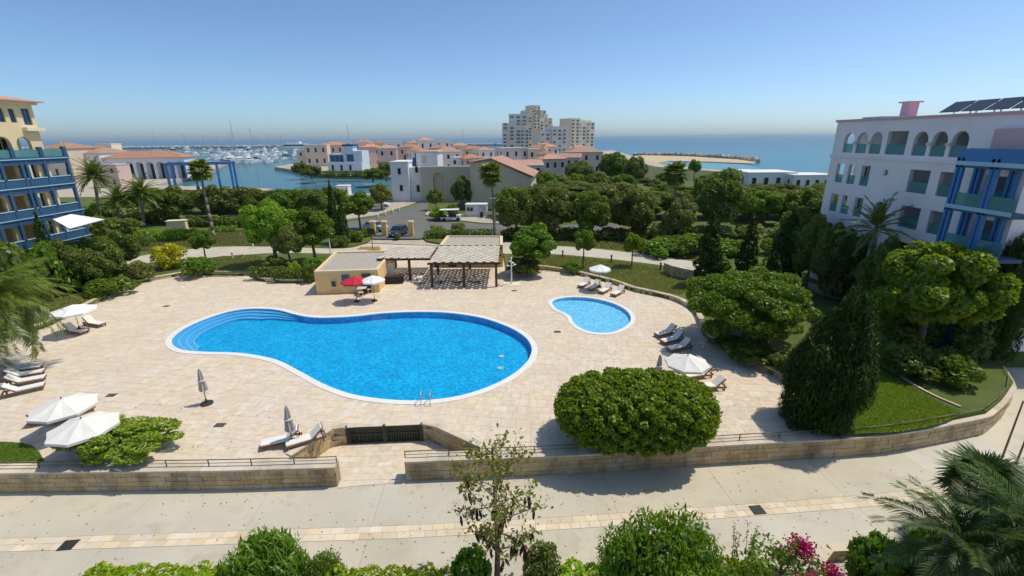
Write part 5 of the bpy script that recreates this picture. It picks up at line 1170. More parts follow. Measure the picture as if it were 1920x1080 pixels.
def car(label, p, rz, paint):
    r = thing('parked_car', label, 'car', p, rz); mb = MB()
    pr_ = [(-2.2, .35), (-2.25, .8), (-2.0, 1.0), (-1.75, 1.05), (-1.2, 1.55), (.45, 1.58), (1.1, 1.05), (2.05, .92), (2.25, .7), (2.25, .35)]; n_ = len(pr_)
    lo = [(x, -.88+(.14 if z > 1.2 else 0), z) for x, z in pr_]+[(x, .88-(.14 if z > 1.2 else 0), z) for x, z in pr_]
    mb.add(lo, [tuple(range(n_)), tuple(reversed(range(n_, 2*n_)))]+[(i, n_+i, n_+(i+1) % n_, (i+1) % n_) for i in range(n_)]); mb.build('body', paint, r, bevel=.05)
    MB().add([(-1.25, -.76, 1.52), (-1.74, -.8, 1.1), (-1.74, .8, 1.1), (-1.25, .76, 1.52)], [(0, 1, 2, 3)]).build('rear_window', 'dark_glass', r, (-.03, 0, .02)); MB().add([(.5, -.76, 1.55), (1.08, -.82, 1.1), (1.08, .82, 1.1), (.5, .76, 1.55)], [(3, 2, 1, 0)]).build('windscreen', 'dark_glass', r, (.03, 0, .02))
    for s in (-1, 1):
        MB().add([(-1.15, s*.79, 1.5), (.4, s*.79, 1.52), (.95, s*.88, 1.1), (-1.6, s*.88, 1.1)], [(0, 1, 2, 3)]).build('side_window', 'dark_glass', r, (0, s*.02, 0))
        MB().box(2.2, s*.62-.18, .68, 2.28, s*.62+.18, .84).build('headlight', 'light_clear', r); MB().box(-2.28, s*.66-.15, .75, -2.2, s*.66+.15, .95).build('tail_light', 'light_red', r); MB().box(.75, s*.9-.04, 1.05, .95, s*.9+.12*s, 1.2).build('mirror', paint, r)
        for x in (-1.35, 1.4):
            w_ = MB().tube((x, s*.7, .33), (x, s*.92, .33), .33, n=16).build('wheel', 'tyre', r); MB().tube((x, s*.921, .33), (x, s*.935, .33), .2, n=12).build('rim', 'metal', w_)
    MB().box(2.26, -.26, .45, 2.285, .26, .56).build('number_plate', 'light_clear', r)
car('dark blue car parked between the ochre gate pillars', G(748, 441, ZG+.01), -1.75, 'car_dark'); car('pale blue car partly hidden behind the left gate pillar', G(705, 432, ZG+.01), -.5, 'car_pale'); car('white car half hidden under the grey green tree', G(712, 389, ZG+.01), .1, 'boat_white')
p = G(846, 413, ZG+.12); r = thing('shuttle_buggy', 'open shuttle buggy with white roof parked by the kiosk', 'buggy', p, .1)
MB().box(-2., -.8, .35, 1.9, .8, .7).prism([(1.0, -.8), (1.9, -.7), (1.9, .7), (1.0, .8)], .701, 1.0).build('body', 'boat_white', r, bevel=.04); MB().box(-2.1, -.9, 2.0, 1.6, .9, 2.12).build('roof', 'boat_white', r, bevel=.03)
for x in (-1.9, -.3, 1.3):
    for s in (-.78, .78): MB().tube((x, s, .7), (x, s, 2.), .03).build('roof_post', 'dark_metal', r)
for x in (-1.4, -.2, .6): MB().box(x, -.7, .701, x+.5, .7, .95).box(x-.1, -.7, .701, x-.001, .7, 1.45).build('bench_seat', 'black', r)
for x in (-1.3, 1.3):
    for s in (-1, 1): MB().tube((x, s*.6, .3), (x, s*.82, .3), .3, n=14).build('wheel', 'tyre', r)
p = G(893, 406, ZG+.12); r = thing('kiosk', 'white boxy guard kiosk with dark window beside the buggy', 'kiosk', p, -.05); MB().box(-2.1, 0, 0, 2.1, 2.2, 2.3).build('wall', 'white_paint', r); MB().box(-2.2, -.1, 2.3, 2.2, 2.3, 2.45).build('roof', 'white_paint', r); window(r, -1.2, -.05, 1., 1.4, .9); window(r, 1., -.05, .02, .9, 1.95, 0, 'white_paint', 'grey_render', False, name='door')
p = G(760, 378, ZG); r = thing('guard_box', 'small white guard box at the foot of the gatehouse', 'kiosk', p, 0); MB().box(-1.6, 0, 0, 1.6, 2, 2.2).build('wall', 'white_paint', r); window(r, -.6, -.05, .9, 1.2, .9); MB().box(-1.7, -.1, 2.2, 1.7, 2.1, 2.35).build('roof', 'white_paint', r)
p = G(903, 408, ZG+.12); r = thing('litter_bin', 'black litter bin at the right corner of the guard kiosk', 'bin', p); MB().lathe([(0, 0), (.28, 0), (.32, 1.0), (.34, 1.0), (.34, 1.08), (.1, 1.2), (0, 1.2)], 12).build('body', 'black', r)

# ---------- sun loungers
def lounger_proto():
    r = thing('sun_lounger', 'x', 'sun lounger')
    MB().box(0, -.34, .2, 2.0, -.28, .28).box(0, .28, .2, 2.0, .34, .28).box(0, -.279, .2, .06, .279, .28).box(1.94, -.279, .2, 2.0, .279, .28).build('frame', 'wood', r)
    for x in (.1, 1.8):
        for y in (-.34, .27): MB().box(x, y, 0, x+.08, y+.07, .199).build('leg', 'wood', r)
    MB().box(.02, -.3, .285, 1.28, .3, .37).build('seat_cushion', 'cushion', r, bevel=.03)
    M = Matrix.Translation((1.26, 0, .29)) @ Matrix.Rotation(R(-42), 4, 'Y')
    MB().box(0, -.32, -.06, .82, .32, -.02, M=M).build('backrest', 'wood', r); MB().box(.02, -.3, -.015, .8, .3, .07, M=M).build('back_cushion', 'cushion', r, bevel=.03)
    for s in (-1, 1): MB().tube(M @ Vector((.6, s*.29, -.07)), (1.92, s*.29, .22), .02).build('back_strut', 'wood', r)
    return Proto(r)
LO = lounger_proto()
def lounger(label, foot, head, z=0.):
    a, b = G(*foot, z), G(*head, z); d = b-a; LO.put(a, math.atan2(d.y, d.x), None, label, 'sun loungers round the pool')
for a in [('sun lounger by the left edging, nearer the palm', (160, 627), (120, 622)), ('sun lounger by the left edging, farther from the palm', (193, 613), (155, 607)),
 ('front one of the four close-set loungers at the left edge', (86, 727), (16, 743)), ('second from front of the four close-set loungers at the left edge', (87, 713), (16, 726)), ('third from front of the four close-set loungers at the left edge', (84, 702), (17, 713)), ('rear one of the four close-set loungers at the left edge', (80, 692), (17, 701)),
 ('lounger under the rear left open parasol', (140, 783), (68, 796)), ('lounger between the two left open parasols', (178, 766), (112, 790)), ('lounger under the front left open parasol', (214, 812), (142, 836)), ('lounger right of the front left parasol beside the bush', (262, 812), (188, 836)),
 ('lounger beside the closed parasol left of the gate', (490, 841), (548, 829)), ('lounger tucked behind the gate recess wall', (536, 842), (590, 826)),
 ('far lounger of the right hand row in tree shade', (1230, 633), (1276, 622)), ('second lounger of the right hand row in tree shade', (1241, 646), (1288, 635)), ('third lounger of the right hand row beside the parasol', (1253, 660), (1301, 650)), ('lounger under the right open parasol', (1270, 697), (1326, 685)), ('lounger just in front of the right open parasol', (1284, 712), (1343, 702)), ('nearest lounger of the right hand row in full sun', (1302, 732), (1364, 727)),
 ('leftmost of the four loungers by the paddling pool', (1087, 541), (1112, 527)), ('second from left of the four loungers by the paddling pool', (1105, 546), (1131, 533)), ('third from left of the four loungers by the paddling pool', (1126, 552), (1152, 538)), ('rightmost of the four loungers by the paddling pool', (1149, 557), (1177, 543))]: lounger(*a)
# ---------- parasols
def open_parasol(label, px, py, rpx, h=2.35, m='fabric', n=8, sq=False, tilt=(0, 0), z0=0.):
    c = G(px, py, z0+h); p = Vector((c.x, c.y, z0)); rad = rpx*((c.y)*math.cos(PITCH)-(c.z-CAMZ)*math.sin(PITCH))/FPX; r = thing('open_parasol', label, 'parasol', p, .3)
    MB().lathe([(0, 0), (.3, 0), (.3, .06), (.08, .09), (.05, .3)], 14).build('base', 'dark_metal', r); MB().tube((0, 0, .09), (0, 0, h+.35), .025).build('pole', 'wood', r); cp = MB(); top = h+.32
    for i in range(n):
        a0, a1 = 2*math.pi*i/n, 2*math.pi*(i+1)/n; e0 = Vector((rad*math.cos(a0), rad*math.sin(a0), h-.18)); e1 = Vector((rad*math.cos(a1), rad*math.sin(a1), h-.18)); t_ = Vector((0, 0, top)); m0 = (t_+e0)/2; m1 = (t_+e1)/2; mm = (m0+m1)/2-Vector((0, 0, .04)); em = (e0+e1)/2*.97+Vector((0, 0, .018*(h-.18)))
        cp.add([t_, m0, mm, m1, e0, em, e1], [(0, 1, 2, 3), (1, 4, 5, 2), (2, 5, 6, 3)])
        cp.add([e0, em, e1, e1-Vector((0, 0, .14)), em-Vector((0, 0, .14)), e0-Vector((0, 0, .14))], [(0, 5, 4, 1), (1, 4, 3, 2)])
    cp.build('canopy', m, r)
    for i in range(n): a0 = 2*math.pi*i/n; MB().tube((0, 0, top-.06), (rad*.98*math.cos(a0), rad*.98*math.sin(a0), h-.22), .014, n=5).build('rib', 'wood', r)
    MB().lathe([(0, top+.14), (.04, top+.08), (.03, top)], 8).build('finial', 'wood', r)
    return r
open_parasol('rear one of the two open white parasols at lower left', 118, 757, 53, 1.75); open_parasol('front one of the two open white parasols at lower left', 155, 795, 57, 1.75)
open_parasol('open white parasol over the right hand loungers', 1289, 675, 41, 1.9); open_parasol('open white parasol on the lawn behind the left edging', 137, 578, 36, 1.9, 'fabric_bright', z0=.3); open_parasol('open white parasol on the lawn behind the four far loungers', 1125, 501, 21, 2.2, 'fabric_bright', z0=.3)
open_parasol('red parasol beside the left pool hut', 664, 524, 25, 2.3, 'fabric_red'); open_parasol('white parasol touching the red one at the hut', 698, 522, 23, 2.35, 'fabric_bright')
def closed_parasol(label, px, py, h=2.35):
    p = G(px, py, 0); r = thing('closed_parasol', label, 'parasol', p); MB().lathe([(0, 0), (.36, 0), (.36, .07), (.08, .1), (.05, .35)], 16).build('base', 'dark_metal', r); MB().tube((0, 0, .1), (0, 0, h), .025).build('pole', 'wood', r)
    mb = MB(); n = 16; rows = [(.04, h+.02), (.09, h-.15), (.14, h-.6), (.19, h-1.1), (.23, h-1.42)]; vs = []
    for k, (q, z) in enumerate(rows):
        for i in range(n): a = 2*math.pi*i/n; f = 1.15 if i % 2 else .72; vs.append((q*f*math.cos(a), q*f*math.sin(a), z+(0 if k < 4 else (.06 if i % 2 else -.04))))
    mb.add(vs, [(k*n+i, k*n+(i+1) % n, (k+1)*n+(i+1) % n, (k+1)*n+i) for k in range(len(rows)-1) for i in range(n)]); mb.build('canopy', 'fabric_grey', r); MB().tube((0, 0, h-.75), (0, 0, h-.7), .2, n=12).build('tie', 'fabric', r)
closed_parasol('closed grey parasol standing alone near the pool', 388, 757); closed_parasol('closed grey parasol left of the gate recess', 549, 835); closed_parasol('closed grey parasol behind the clipped dome tree', 1232, 728)
# ---------- dining sets, bar things
def chair_proto():
    r = thing('bar_chair', 'x', 'chair')
    for x in (-.2, .2):
        for y in (-.2, .2): MB().box(x-.02, y-.02, 0, x+.02, y+.02, .45 if y < 0 else .9).build('leg', 'slat', r)
    MB().box(-.23, -.23, .451, .23, .17, .49).build('seat', 'slat', r); MB().box(-.17, .181, .6, .17, .219, .88).build('backrest', 'slat', r); return Proto(r)
def table_proto():
    r = thing('bar_table', 'x', 'table'); MB().box(-.45, -.45, .72, .45, .45, .76).build('top', 'slat', r); MB().tube((0, 0, .03), (0, 0, .719), .04).build('column', 'dark_metal', r); MB().box(-.3, -.3, 0, .3, .3, .03).build('foot', 'dark_metal', r); return Proto(r)
CH, TA = chair_proto(), table_proto()
for i, (px, py, lb) in enumerate([(790, 531, 'in the gap between the two pergolas'), (828, 529, 'leftmost under the right pergola'), (861, 529, 'in the middle under the right pergola'), (897, 529, 'rightmost under the right pergola'), (680, 552, 'beneath the red and white parasols')]):
    p = G(px, py, 0); TA.put(p, .1, None, 'small wooden table '+lb, 'pool bar tables')
    for k in range(3): a = .6+k*2.1; CH.put(p+Vector((math.cos(a)*.75, math.sin(a)*.75, 0)), a-math.pi/2, None, ['rear right', 'rear left', 'front'][k]+' pale chair at the table '+lb, 'pool bar chairs')
r = thing('menu_board', 'tall grey board standing under the left pergola', 'board', G(731, 526, 0), .1); MB().box(-.6, -.05, .3, .6, .05, 2.).build('board', 'grey_render', r); MB().box(-.55, -.2, 0, -.47, .2, .3).box(.47, -.2, 0, .55, .2, .3).build('foot', 'dark_metal', r)
r = thing('chest_freezer', 'low dark chest in the shade beside the left hut', 'chest', G(735, 531, 0), .1); MB().box(-1.3, -.35, .1, 1.3, .35, .8).build('body', 'black', r); MB().box(-1.34, -.38, .8, 1.34, .38, .88).build('lid', 'dark_metal', r); MB().box(-1.2, -.3, 0, 1.2, .3, .099).build('plinth', 'dark_metal', r)
# ---------- lamps, bollards
def lamp(label, px, py, h, arms=True, z=0., pad=True):
    r = thing('garden_lamp', label, 'lamp post', G(px, py, z))
    if pad: MB().box(-.9, -.7, 0, .9, .7, .06).build('pad', 'cream_trim', r)
    MB().tube((0, 0, .06 if pad else 0), (0, 0, h), .09, .06, 10).build('pole', 'white_paint', r)
    for k in range(4):
        a = k*math.pi/2+.4; e = Vector((math.cos(a)*.42, math.sin(a)*.42, h-.35 if k % 2 else h-.7)); q = MB().tube((0, 0, e.z-.12), e, .035).build('arm', 'white_paint', r); MB().lathe([(.02, -.1), (.14, 0), (.14, .06), (0, .1)], 10, e).build('lamp_head', 'white_paint', q)
    MB().lathe([(.06, 0), (.12, .1), (0, .25)], 10, (0, 0, h)).build('finial', 'white_paint', r)
lamp('white lamp post with pad right of the right pergola', 959, 533, 2.9); lamp('white lamp post with arms behind the left pool hut', 621, 482, 3.6, z=ZG, pad=False)
def street(label, px, pyb, pyt, z=ZG):
    p = G(px, pyb, z); h = zat(px, pyt, p)-z; r = thing('street_lamp', label, 'street lamp', p); MB().tube((0, 0, 0), (0, 0, h), .12, .07, 10).build('pole', 'metal', r); MB().box(-.9, -.15, h-.02, .3, .15, h+.12).build('lamp_head', 'metal', r); MB().lathe([(.2, 0), (.2, .3), (.12, .35)], 10).build('base', 'metal', r)
street('tall grey street lamp beside the fan palm', 929, 447, 372)
for lb, px, py in (('left', 1055, 483), ('middle', 1146, 492), ('right', 1238, 507)):
    r = thing('bollard_light', lb+'most dark bollard light along the far right path' if lb != 'middle' else 'middle dark bollard light along the far right path', 'bollard', G(px, py, ZG)); MB().tube((0, 0, 0), (0, 0, .75), .09, n=10).build('post', 'dark_metal', r); MB().lathe([(.12, .75), (.12, .95), (0, 1.)], 10).build('head', 'dark_metal', r)
for lb, px, py in (('white path light on the lawn left of the bright green tree', 475, 465), ('white path light beside the left garden path', 437, 486), ('white path light at the right path bend', 1548, 532), ('white path light in the shadow of the slim cypresses', 1408, 508)):
    r = thing('path_light', lb, 'bollard', G(px, py, ZG)); MB().tube((0, 0, 0), (0, 0, .8), .1, n=10).build('post', 'white_paint', r); MB().lathe([(.15, .8), (.17, .95), (0, 1.1)], 10).build('head', 'white_paint', r)
for i, px in enumerate((708, 722, 736, 748)):
    py = 409-(px-705)*.33; r = thing('kerb_bollard', ['nearest', 'second nearest', 'third nearest', 'farthest'][i]+' pale bollard along the pavement left of the road', 'bollard', G(px, py, ZG+.12)); MB().lathe([(.25, 0), (.25, .6), (.15, .75), (0, .8)], 10).build('body', 'cream_trim', r)
for lb, px, pyb, pyt in (('left one of two bare poles at the right wall', 1876, 866, 752), ('right one of two bare poles at the right wall', 1905, 870, 800)):
    p = G(px, pyb, ZP); h = zat(px, pyt, p)-ZP; r = thing('bare_pole', lb, 'pole', p); MB().tube((0, 0, 0), (0, 0, h), .05, .035).build('shaft', 'bark', r); MB().lathe([(.09, 0), (.09, .1), (.05, .12)], 8).build('collar', 'bark', r)
block_wall('planter_wall', 'short sandstone planter edge among the foreground flowers', gp([(1532, 1095), (1548, 1052), (1590, 1050)], ZP), ZP, ZP+.5, .3, 2, .5, 'edging', 'mortar', seed=31, coping=(.4, .07, .7, 'coping'))
r = thing('bulkhead', 'tilted cream block among hedges left of the tall fan palm', 'block', G(335, 432, ZG), .3); MB().box(-1.4, -.7, 0, 1.4, .7, 1.7).build('body', 'cream', r); MB().box(-1.5, -.8, 1.7, 1.5, .8, 1.82).build('cap', 'cream_trim', r)
# ================================================================== planting
rt2 = random.Random(12); ORD_ = ['leftmost', 'second from left', 'third from left', 'fourth from left', 'fifth from left', 'sixth from left', 'seventh from left', 'eighth from left', 'ninth from left', 'tenth from left', 'eleventh from left', 'twelfth from left', 'rightmost']
# --- trees along the road and behind (px, base y, top y, width px)
for a in [
 ('road_a', 335, 418, 344, 74, 'dark tree below the left leg of the boat hoist'), ('road_b', 415, 418, 340, 84, 'dark tree right behind the tall fan palm trunk'), ('road_a', 472, 418, 347, 74, 'dark tree left of the bright green tree'), ('road_c', 540, 412, 347, 76, 'dark tree just behind the bright green tree top'), ('road_b', 592, 412, 349, 66, 'dark tree left of the slim cypress pair'),
 ('bright', 520, 497, 366, 112, 'bright green tree left of the slim cypress pair'), ('oval', 592, 492, 380, 96, 'darker leafy tree touching the right of the bright green tree'), ('olive', 545, 500, 415, 66, 'greyish flowering tree in front of the bright green tree'),
 ('cyp_a', 631, 455, 341, 26, 'tall slim cypress of the pair left of the road'), ('cyp_b', 647, 458, 370, 22, 'shorter slim cypress of the pair left of the road'),
 ('street', 676, 430, 357, 62, 'round street tree on a clear trunk beside the road'), ('olive', 716, 394, 344, 52, 'grey green round tree left of the gatehouse'), ('road_a', 867, 392, 325, 44, 'dark tree against the tan arch wall'), ('olive', 818, 394, 352, 34, 'small olive at the foot of the blind arch'),
 ('road_b', 968, 446, 343, 84, 'dark tree right of the fan palm'), ('road_a', 1036, 448, 346, 96, 'dark tree second right of the fan palm'), ('road_c', 1108, 448, 350, 84, 'dark tree third right of the fan palm, above the two young trees'), ('road_b', 1185, 446, 345, 104, 'broad dark tree above the right young tree'), ('olive', 1272, 452, 372, 72, 'silvery olive tree left of the big dark tree'), ('road_a', 1345, 440, 309, 118, 'big dark tree rising above the olive'),
 ('road_c', 1430, 420, 350, 96, 'rounded tree right of the big dark tree'), ('road_b', 1500, 425, 345, 90, 'dark tree before the low white beach houses'), ('road_a', 1548, 432, 360, 60, 'dark tree against the end of the white apartment building'),
 ('oval', 1000, 508, 412, 98, 'broad green tree beside the right pool hut'), ('small', 1093, 500, 427, 46, 'left one of the two young trees by the far path'), ('small_b', 1184, 500, 432, 42, 'right one of the two young trees by the far path'),
 ('cyp_b', 1322, 535, 398, 54, 'left one of three dark cypresses behind the round tree'), ('cyp_a', 1394, 535, 404, 46, 'middle one of three dark cypresses behind the round tree'), ('cyp_b', 1466, 530, 402, 66, 'right one of three dark cypresses behind the round tree'),
 ('cyp_a', 112, 545, 402, 36, 'slim cypress left of the awning'), ('small', 388, 492, 430, 46, 'small tree beside the fan palm foot'), ('cyp_b', 1440, 560, 470, 40, 'small cypress behind the round tree crown')]:
    grow(*a[:5], a[5])
for a in [('road_a', 1085, 358, 298, 66, 'tree behind the road row right of the wide tan villa'), ('road_c', 1150, 345, 278, 60, 'tallest tree on the shore right of the towers'), ('road_b', 1188, 352, 288, 48, 'tree on the shore left of the sandy beach'), ('small', 1300, 340, 297, 28, 'lone small tree before the lagoon'), ('road_c', 1030, 372, 318, 50, 'leafy tree before the rose villa'), ('road_a', 1120, 372, 320, 60, 'tree before the shore lawn'), ('bright', 1080, 362, 322, 40, 'light green tree before the shore lawn'),
          ('road_b', 566, 330, 302, 36, 'tree on the peninsula tip beside the quay'), ('road_a', 585, 336, 308, 44, 'tree left of the white cubic villa'), ('road_c', 700, 342, 312, 50, 'tree right of the white cubic villa'), ('road_b', 725, 340, 300, 36, 'dark tree behind the channel quay'), ('road_a', 770, 316, 284, 30, 'tree between the far villas')]:
    grow(*a[:5], a[5], z=-2.6)
for i in range(13): grow(rt2.choice(('road_a', 'road_c', 'feathery', 'olive', 'tall')), 1015+i*19+rt2.uniform(-6, 6), 352+(i%3)*7, 318+(i%4)*5+rt2.uniform(-5, 5), rt2.uniform(36, 60), ORD_[i]+' tree in the shore grove below the towers', z=-2.6, group='shore grove below the towers')
for i in range(9): grow(rt2.choice(('road_a', 'feathery', 'olive')), 1385+i*22+rt2.uniform(-6, 6), 372, 346+rt2.uniform(-6, 5), rt2.uniform(44, 60), ORD_[i]+' tree before the low white beach houses', z=-1., group='trees before the beach houses')
for i, x in enumerate((608, 634, 660, 684)): grow('hedge_dark', x, 333, 319, 44, ['leftmost', 'second from left', 'third from left', 'rightmost'][i]+' dark hedge section on the quay below the cubic villa', z=-2.6, rz=0., group='quay hedges')
# --- big garden trees
def stand(key, px, pyb, pyt, wpx, label, z=ZG, rz=0.): return grow(key, px, pyb, pyt, wpx, label, z, None, rz)
put('dome', Vector((6.5, 21.55, .02)), 8.6, 3.45, 'large clipped dome shaped tree overhanging the front wall', 0.)
put('round', Vector((17.9, 33.1, ZG)), 10.4, 6.0, 'wide round crowned tree shading the right hand loungers', .6)
put('broad', Vector((29.2, 30.6, ZG)), 8.0, 8.5, 'big light green tree before the blue balcony frame', 1.)
cb = put('cyp_big', Vector((16.8, 22.9, ZG)), 4.5, 7.2, 'massive dark cypress at the corner of the front wall', 0.); cb.rotation_euler = (0, R(11), 0)
put('cyp_big', Vector((34.2, 31.0, ZG)), 4.0, 8.2, 'tall dark cypress at the right picture edge', 2.)
put('open_bush', Vector((-20.3, 20.6, .1)), 6.2, 1.6, 'loose yellow green bush behind the left wall', 0.)
ORD = ['leftmost', 'second from left', 'third from left', 'fourth from left', 'fifth from left', 'sixth from left', 'seventh from left', 'eighth from left', 'ninth from left', 'tenth from left', 'eleventh from left', 'twelfth from left', 'thirteenth from left']
rt = random.Random(4)
for i in range(9): grow(rt.choice(('road_a', 'road_b', 'road_c')), 262+i*44+rt.uniform(-8, 8), 398, rt.uniform(346, 356), rt.uniform(66, 84), ORD[i]+' tree in the back row along the marina shore', group='back row along the marina shore')
for i in range(12): grow(rt.choice(('road_a', 'road_b', 'road_c', 'feathery', 'tall', 'olive')), 955+i*52+rt.uniform(-10, 10), 408, (345 if i < 5 else 358)+rt.uniform(-10, 8), rt.uniform(80, 104), ORD[i]+' tree in the middle row behind the road at right', group='middle row behind the road at right')
for i in range(11): grow(rt.choice(('road_a', 'road_b', 'road_c', 'feathery', 'tall', 'olive')), 1000+i*56+rt.uniform(-10, 10), 386, (344 if i < 4 else 350)+rt.uniform(-6, 8), rt.uniform(80, 104), ORD[i]+' tree in the back row towards the shore at right', group='back row towards the shore at right')
for i in range(13): grow(rt.choice(('road_a', 'road_b', 'feathery', 'olive', 'tall')), 1040+i*42+rt.uniform(-10, 10), 372, (338 if 3 > i or i > 5 else 348)+rt.uniform(-6, 8), rt.uniform(70, 96), ORD[i]+' tree of the farthest right row before the lagoon', group='farthest right row before the lagoon')
for i in range(10): grow(rt.choice(('shrub_dark', 'shrub_mid', 'shrub_olive')), 960+i*62+rt.uniform(-14, 14), 446, 420+rt.uniform(-6, 5), rt.uniform(60, 90), ORD[i]+' bush filling the gaps under the right road trees', group='bushes under the right road trees')
for i in range(8): grow(rt.choice(('shrub_dark', 'shrub_mid')), 1240+i*50+rt.uniform(-14, 14), 478, 440+rt.uniform(-6, 5), rt.uniform(60, 90), ORD[i]+' bush behind the cypress trio and the white building garden', group='bushes behind the cypress trio')
def screen(key, x, y, px, pyt, w_, lb): p_ = Vector((x, y, ZG)); put(key, p_, w_, zat(px, pyt, p_)-ZG, lb)
for a in [('road_b', 30.2, 49.0, 1565, 376, 4.6, 'leafy tree hiding the far lower corner of the white apartment building'), ('road_a', 30.6, 46.2, 1595, 392, 4.4, 'leafy tree second from the far corner of the white apartment building'), ('feathery', 30.4, 43.2, 1625, 405, 4.4, 'feathery tree beside the feather palm at the white building'), ('road_a', 31.0, 37.4, 1690, 436, 3.8, 'leafy tree between the feather palm and the big light tree'),
          ('road_a', -46.6, 54.6, 120, 428, 4.2, 'leafy tree under the awning beside the blue balconies'), ('road_b', -46.2, 50.6, 75, 436, 5.0, 'leafy tree hiding the foot of the blue balconies, right one'), ('feathery', -46.4, 47.2, 30, 440, 5.0, 'feathery tree hiding the foot of the blue balconies, left one'), ('road_a', -44.8, 48.2, 40, 466, 4.2, 'dark low tree before the foot of the cream apartment building')]: screen(*a)
# --- shrubs
SH = [('shrub_dark', 192, 528, 461, 100, 'large dark round shrub above the left edging'), ('shrub_olive', 266, 524, 484, 56, 'grey green shrub right of the large dark shrub'), ('shrub_yellow', 322, 502, 452, 64, 'bright yellow green shrub beside the left path'), ('shrub_mid', 372, 514, 474, 62, 'green shrub right of the yellow shrub'), ('shrub_mid', 210, 548, 516, 90, 'low spreading shrub on the left edging'), ('shrub_olive', 60, 520, 470, 90, 'grey shrub at the far left below the blue balconies'), ('shrub_dark', 30, 480, 432, 80, 'dark shrub at the left picture edge'), ('shrub_bright', 75, 470, 446, 44, 'light green shrub below the blue balconies'), ('shrub_yellow', 90, 508, 484, 26, 'small yellow shrub beside the slim cypress'), ('shrub_dark', 40, 556, 505, 110, 'big dark shrub behind the left lawn'), ('shrub_bright', 138, 482, 458, 28, 'small light shrub in the left flower bed'), ('shrub_mid', 182, 470, 450, 28, 'round light shrub at the left path start'), ('shrub_dark', 205, 464, 440, 34, 'dark shrub behind the left path'), ('shrub_dark', 230, 440, 405, 80, 'dark thicket under the date palms'), ('shrub_dark', 170, 452, 400, 90, 'dark thicket beside the awning'), ('shrub_mid', 120, 440, 412, 50, 'thicket at the awning foot'),
 ('shrub_lime', 553, 521, 487, 28, 'small lime ball shrub beside the left hut'), ('shrub_dark', 582, 524, 492, 40, 'dark shrub against the left hut'), ('shrub_mid', 590, 505, 478, 50, 'green shrub behind the left hut'), ('shrub_dark', 520, 505, 478, 60, 'dark shrub under the bright green tree'), ('shrub_mid', 665, 452, 428, 42, 'round shrub left of the gate pillars'), ('shrub_bright', 690, 442, 424, 40, 'light shrub behind the left gate pillar'), ('shrub_dark', 640, 462, 440, 40, 'dark shrub at the foot of the slim cypresses'),
 ('shrub_bright', 822, 412, 385, 44, 'light shrub left of the buggy'), ('shrub_dark', 850, 408, 380, 30, 'dark shrub behind the buggy'), ('shrub_olive', 820, 440, 420, 40, 'spiky grey shrub on the verge left of the right hut'), ('shrub_olive', 860, 436, 414, 30, 'grey shrub behind the right hut'), ('shrub_dark', 745, 448, 436, 14, 'tiny shrub at the gate'),
 ('shrub_dark', 985, 512, 478, 80, 'dark shrub under the broad green tree'), ('shrub_mid', 1073, 508, 487, 40, 'square cut shrub under the left young tree'), ('shrub_mid', 1340, 520, 466, 62, 'green shrub between the left and middle cypress'), ('shrub_dark', 1600, 560, 462, 150, 'wide dark shrub before the feather palm'), ('shrub_mid', 1505, 500, 440, 50, 'shrub right of the cypress trio'), ('shrub_orange', 1632, 562, 459, 54, 'orange red shrub at the palm foot'), ('shrub_dark', 1690, 585, 470, 70, 'dark shrub left of the big light tree'), ('shrub_olive', 1238, 452, 408, 50, 'brownish shrub left of the silvery olive'), ('shrub_mid', 1300, 470, 430, 60, 'shrub below the silvery olive'), ('shrub_dark', 1680, 577, 420, 70, 'dark shrub at the foot of the white apartment building'), ('shrub_mid', 1560, 548, 420, 60, 'shrub before the end of the white building'),
 ('shrub_dark', 1700, 700, 640, 120, 'dark groundcover shrub under the big light tree'), ('shrub_mid', 1790, 720, 660, 90, 'shrub between the big light tree and the right cypress'), ('shrub_dark', 1400, 668, 640, 120, 'low dark shrub at the foot of the round tree'), ('shrub_dark', 1480, 695, 655, 90, 'low dark shrub left of the massive cypress'), ('shrub_dark', 1360, 645, 625, 60, 'low shrub in the bed behind the right loungers')]
SH += [('shrub_dark', 45, 590, 445, 120, 'tall dark shrub hiding the foot of the cream apartment building'), ('shrub_mid', 105, 556, 432, 80, 'tall green shrub at the awning foot'), ('shrub_dark', -10, 590, 440, 80, 'dark shrub touching the left picture edge'), ('shrub_olive', 150, 470, 425, 60, 'olive shrub right below the awning'), ('shrub_dark', 1660, 572, 400, 90, 'tall dark shrub covering the lower windows of the white building'), ('shrub_mid', 1740, 605, 455, 90, 'tall shrub behind the big light tree'), ('shrub_dark', 1830, 640, 540, 120, 'dark shrub hiding the blue posts behind the big light tree'), ('shrub_dark', 1740, 610, 540, 110, 'dark shrub in the shade of the big light tree'), ('shrub_mid', 1580, 552, 410, 70, 'shrub below the second row of windows'), ('shrub_dark', 1660, 660, 600, 110, 'dark shrub right of the massive cypress top'), ('shrub_dark', 1760, 700, 650, 90, 'dark shrub by the stone bed edging'), ('shrub_dark', 205, 410, 372, 110, 'dark thicket behind the date palm trunks'), ('shrub_olive', 250, 420, 385, 80, 'olive thicket below the bushy date palm'), ('shrub_dark', 300, 410, 372, 90, 'dark thicket right of the bushy date palm'), ('shrub_mid', 150, 425, 385, 70, 'green thicket between balconies and date palm'), ('shrub_mid', 1560, 520, 470, 90, 'leafy shrub left of the wide dark shrub'), ('shrub_dark', 1640, 590, 530, 100, 'dark shrub right of the garden path bend'), ('shrub_dark', 1450, 520, 470, 60, 'dark shrub at the foot of the cypress trio'), ('shrub_mid', 20, 545, 480, 90, 'leafy shrub above the left edge palm')]
for k, x, yb, yt, wd, lb in SH: grow(k, x, yb, yt, wd, lb)
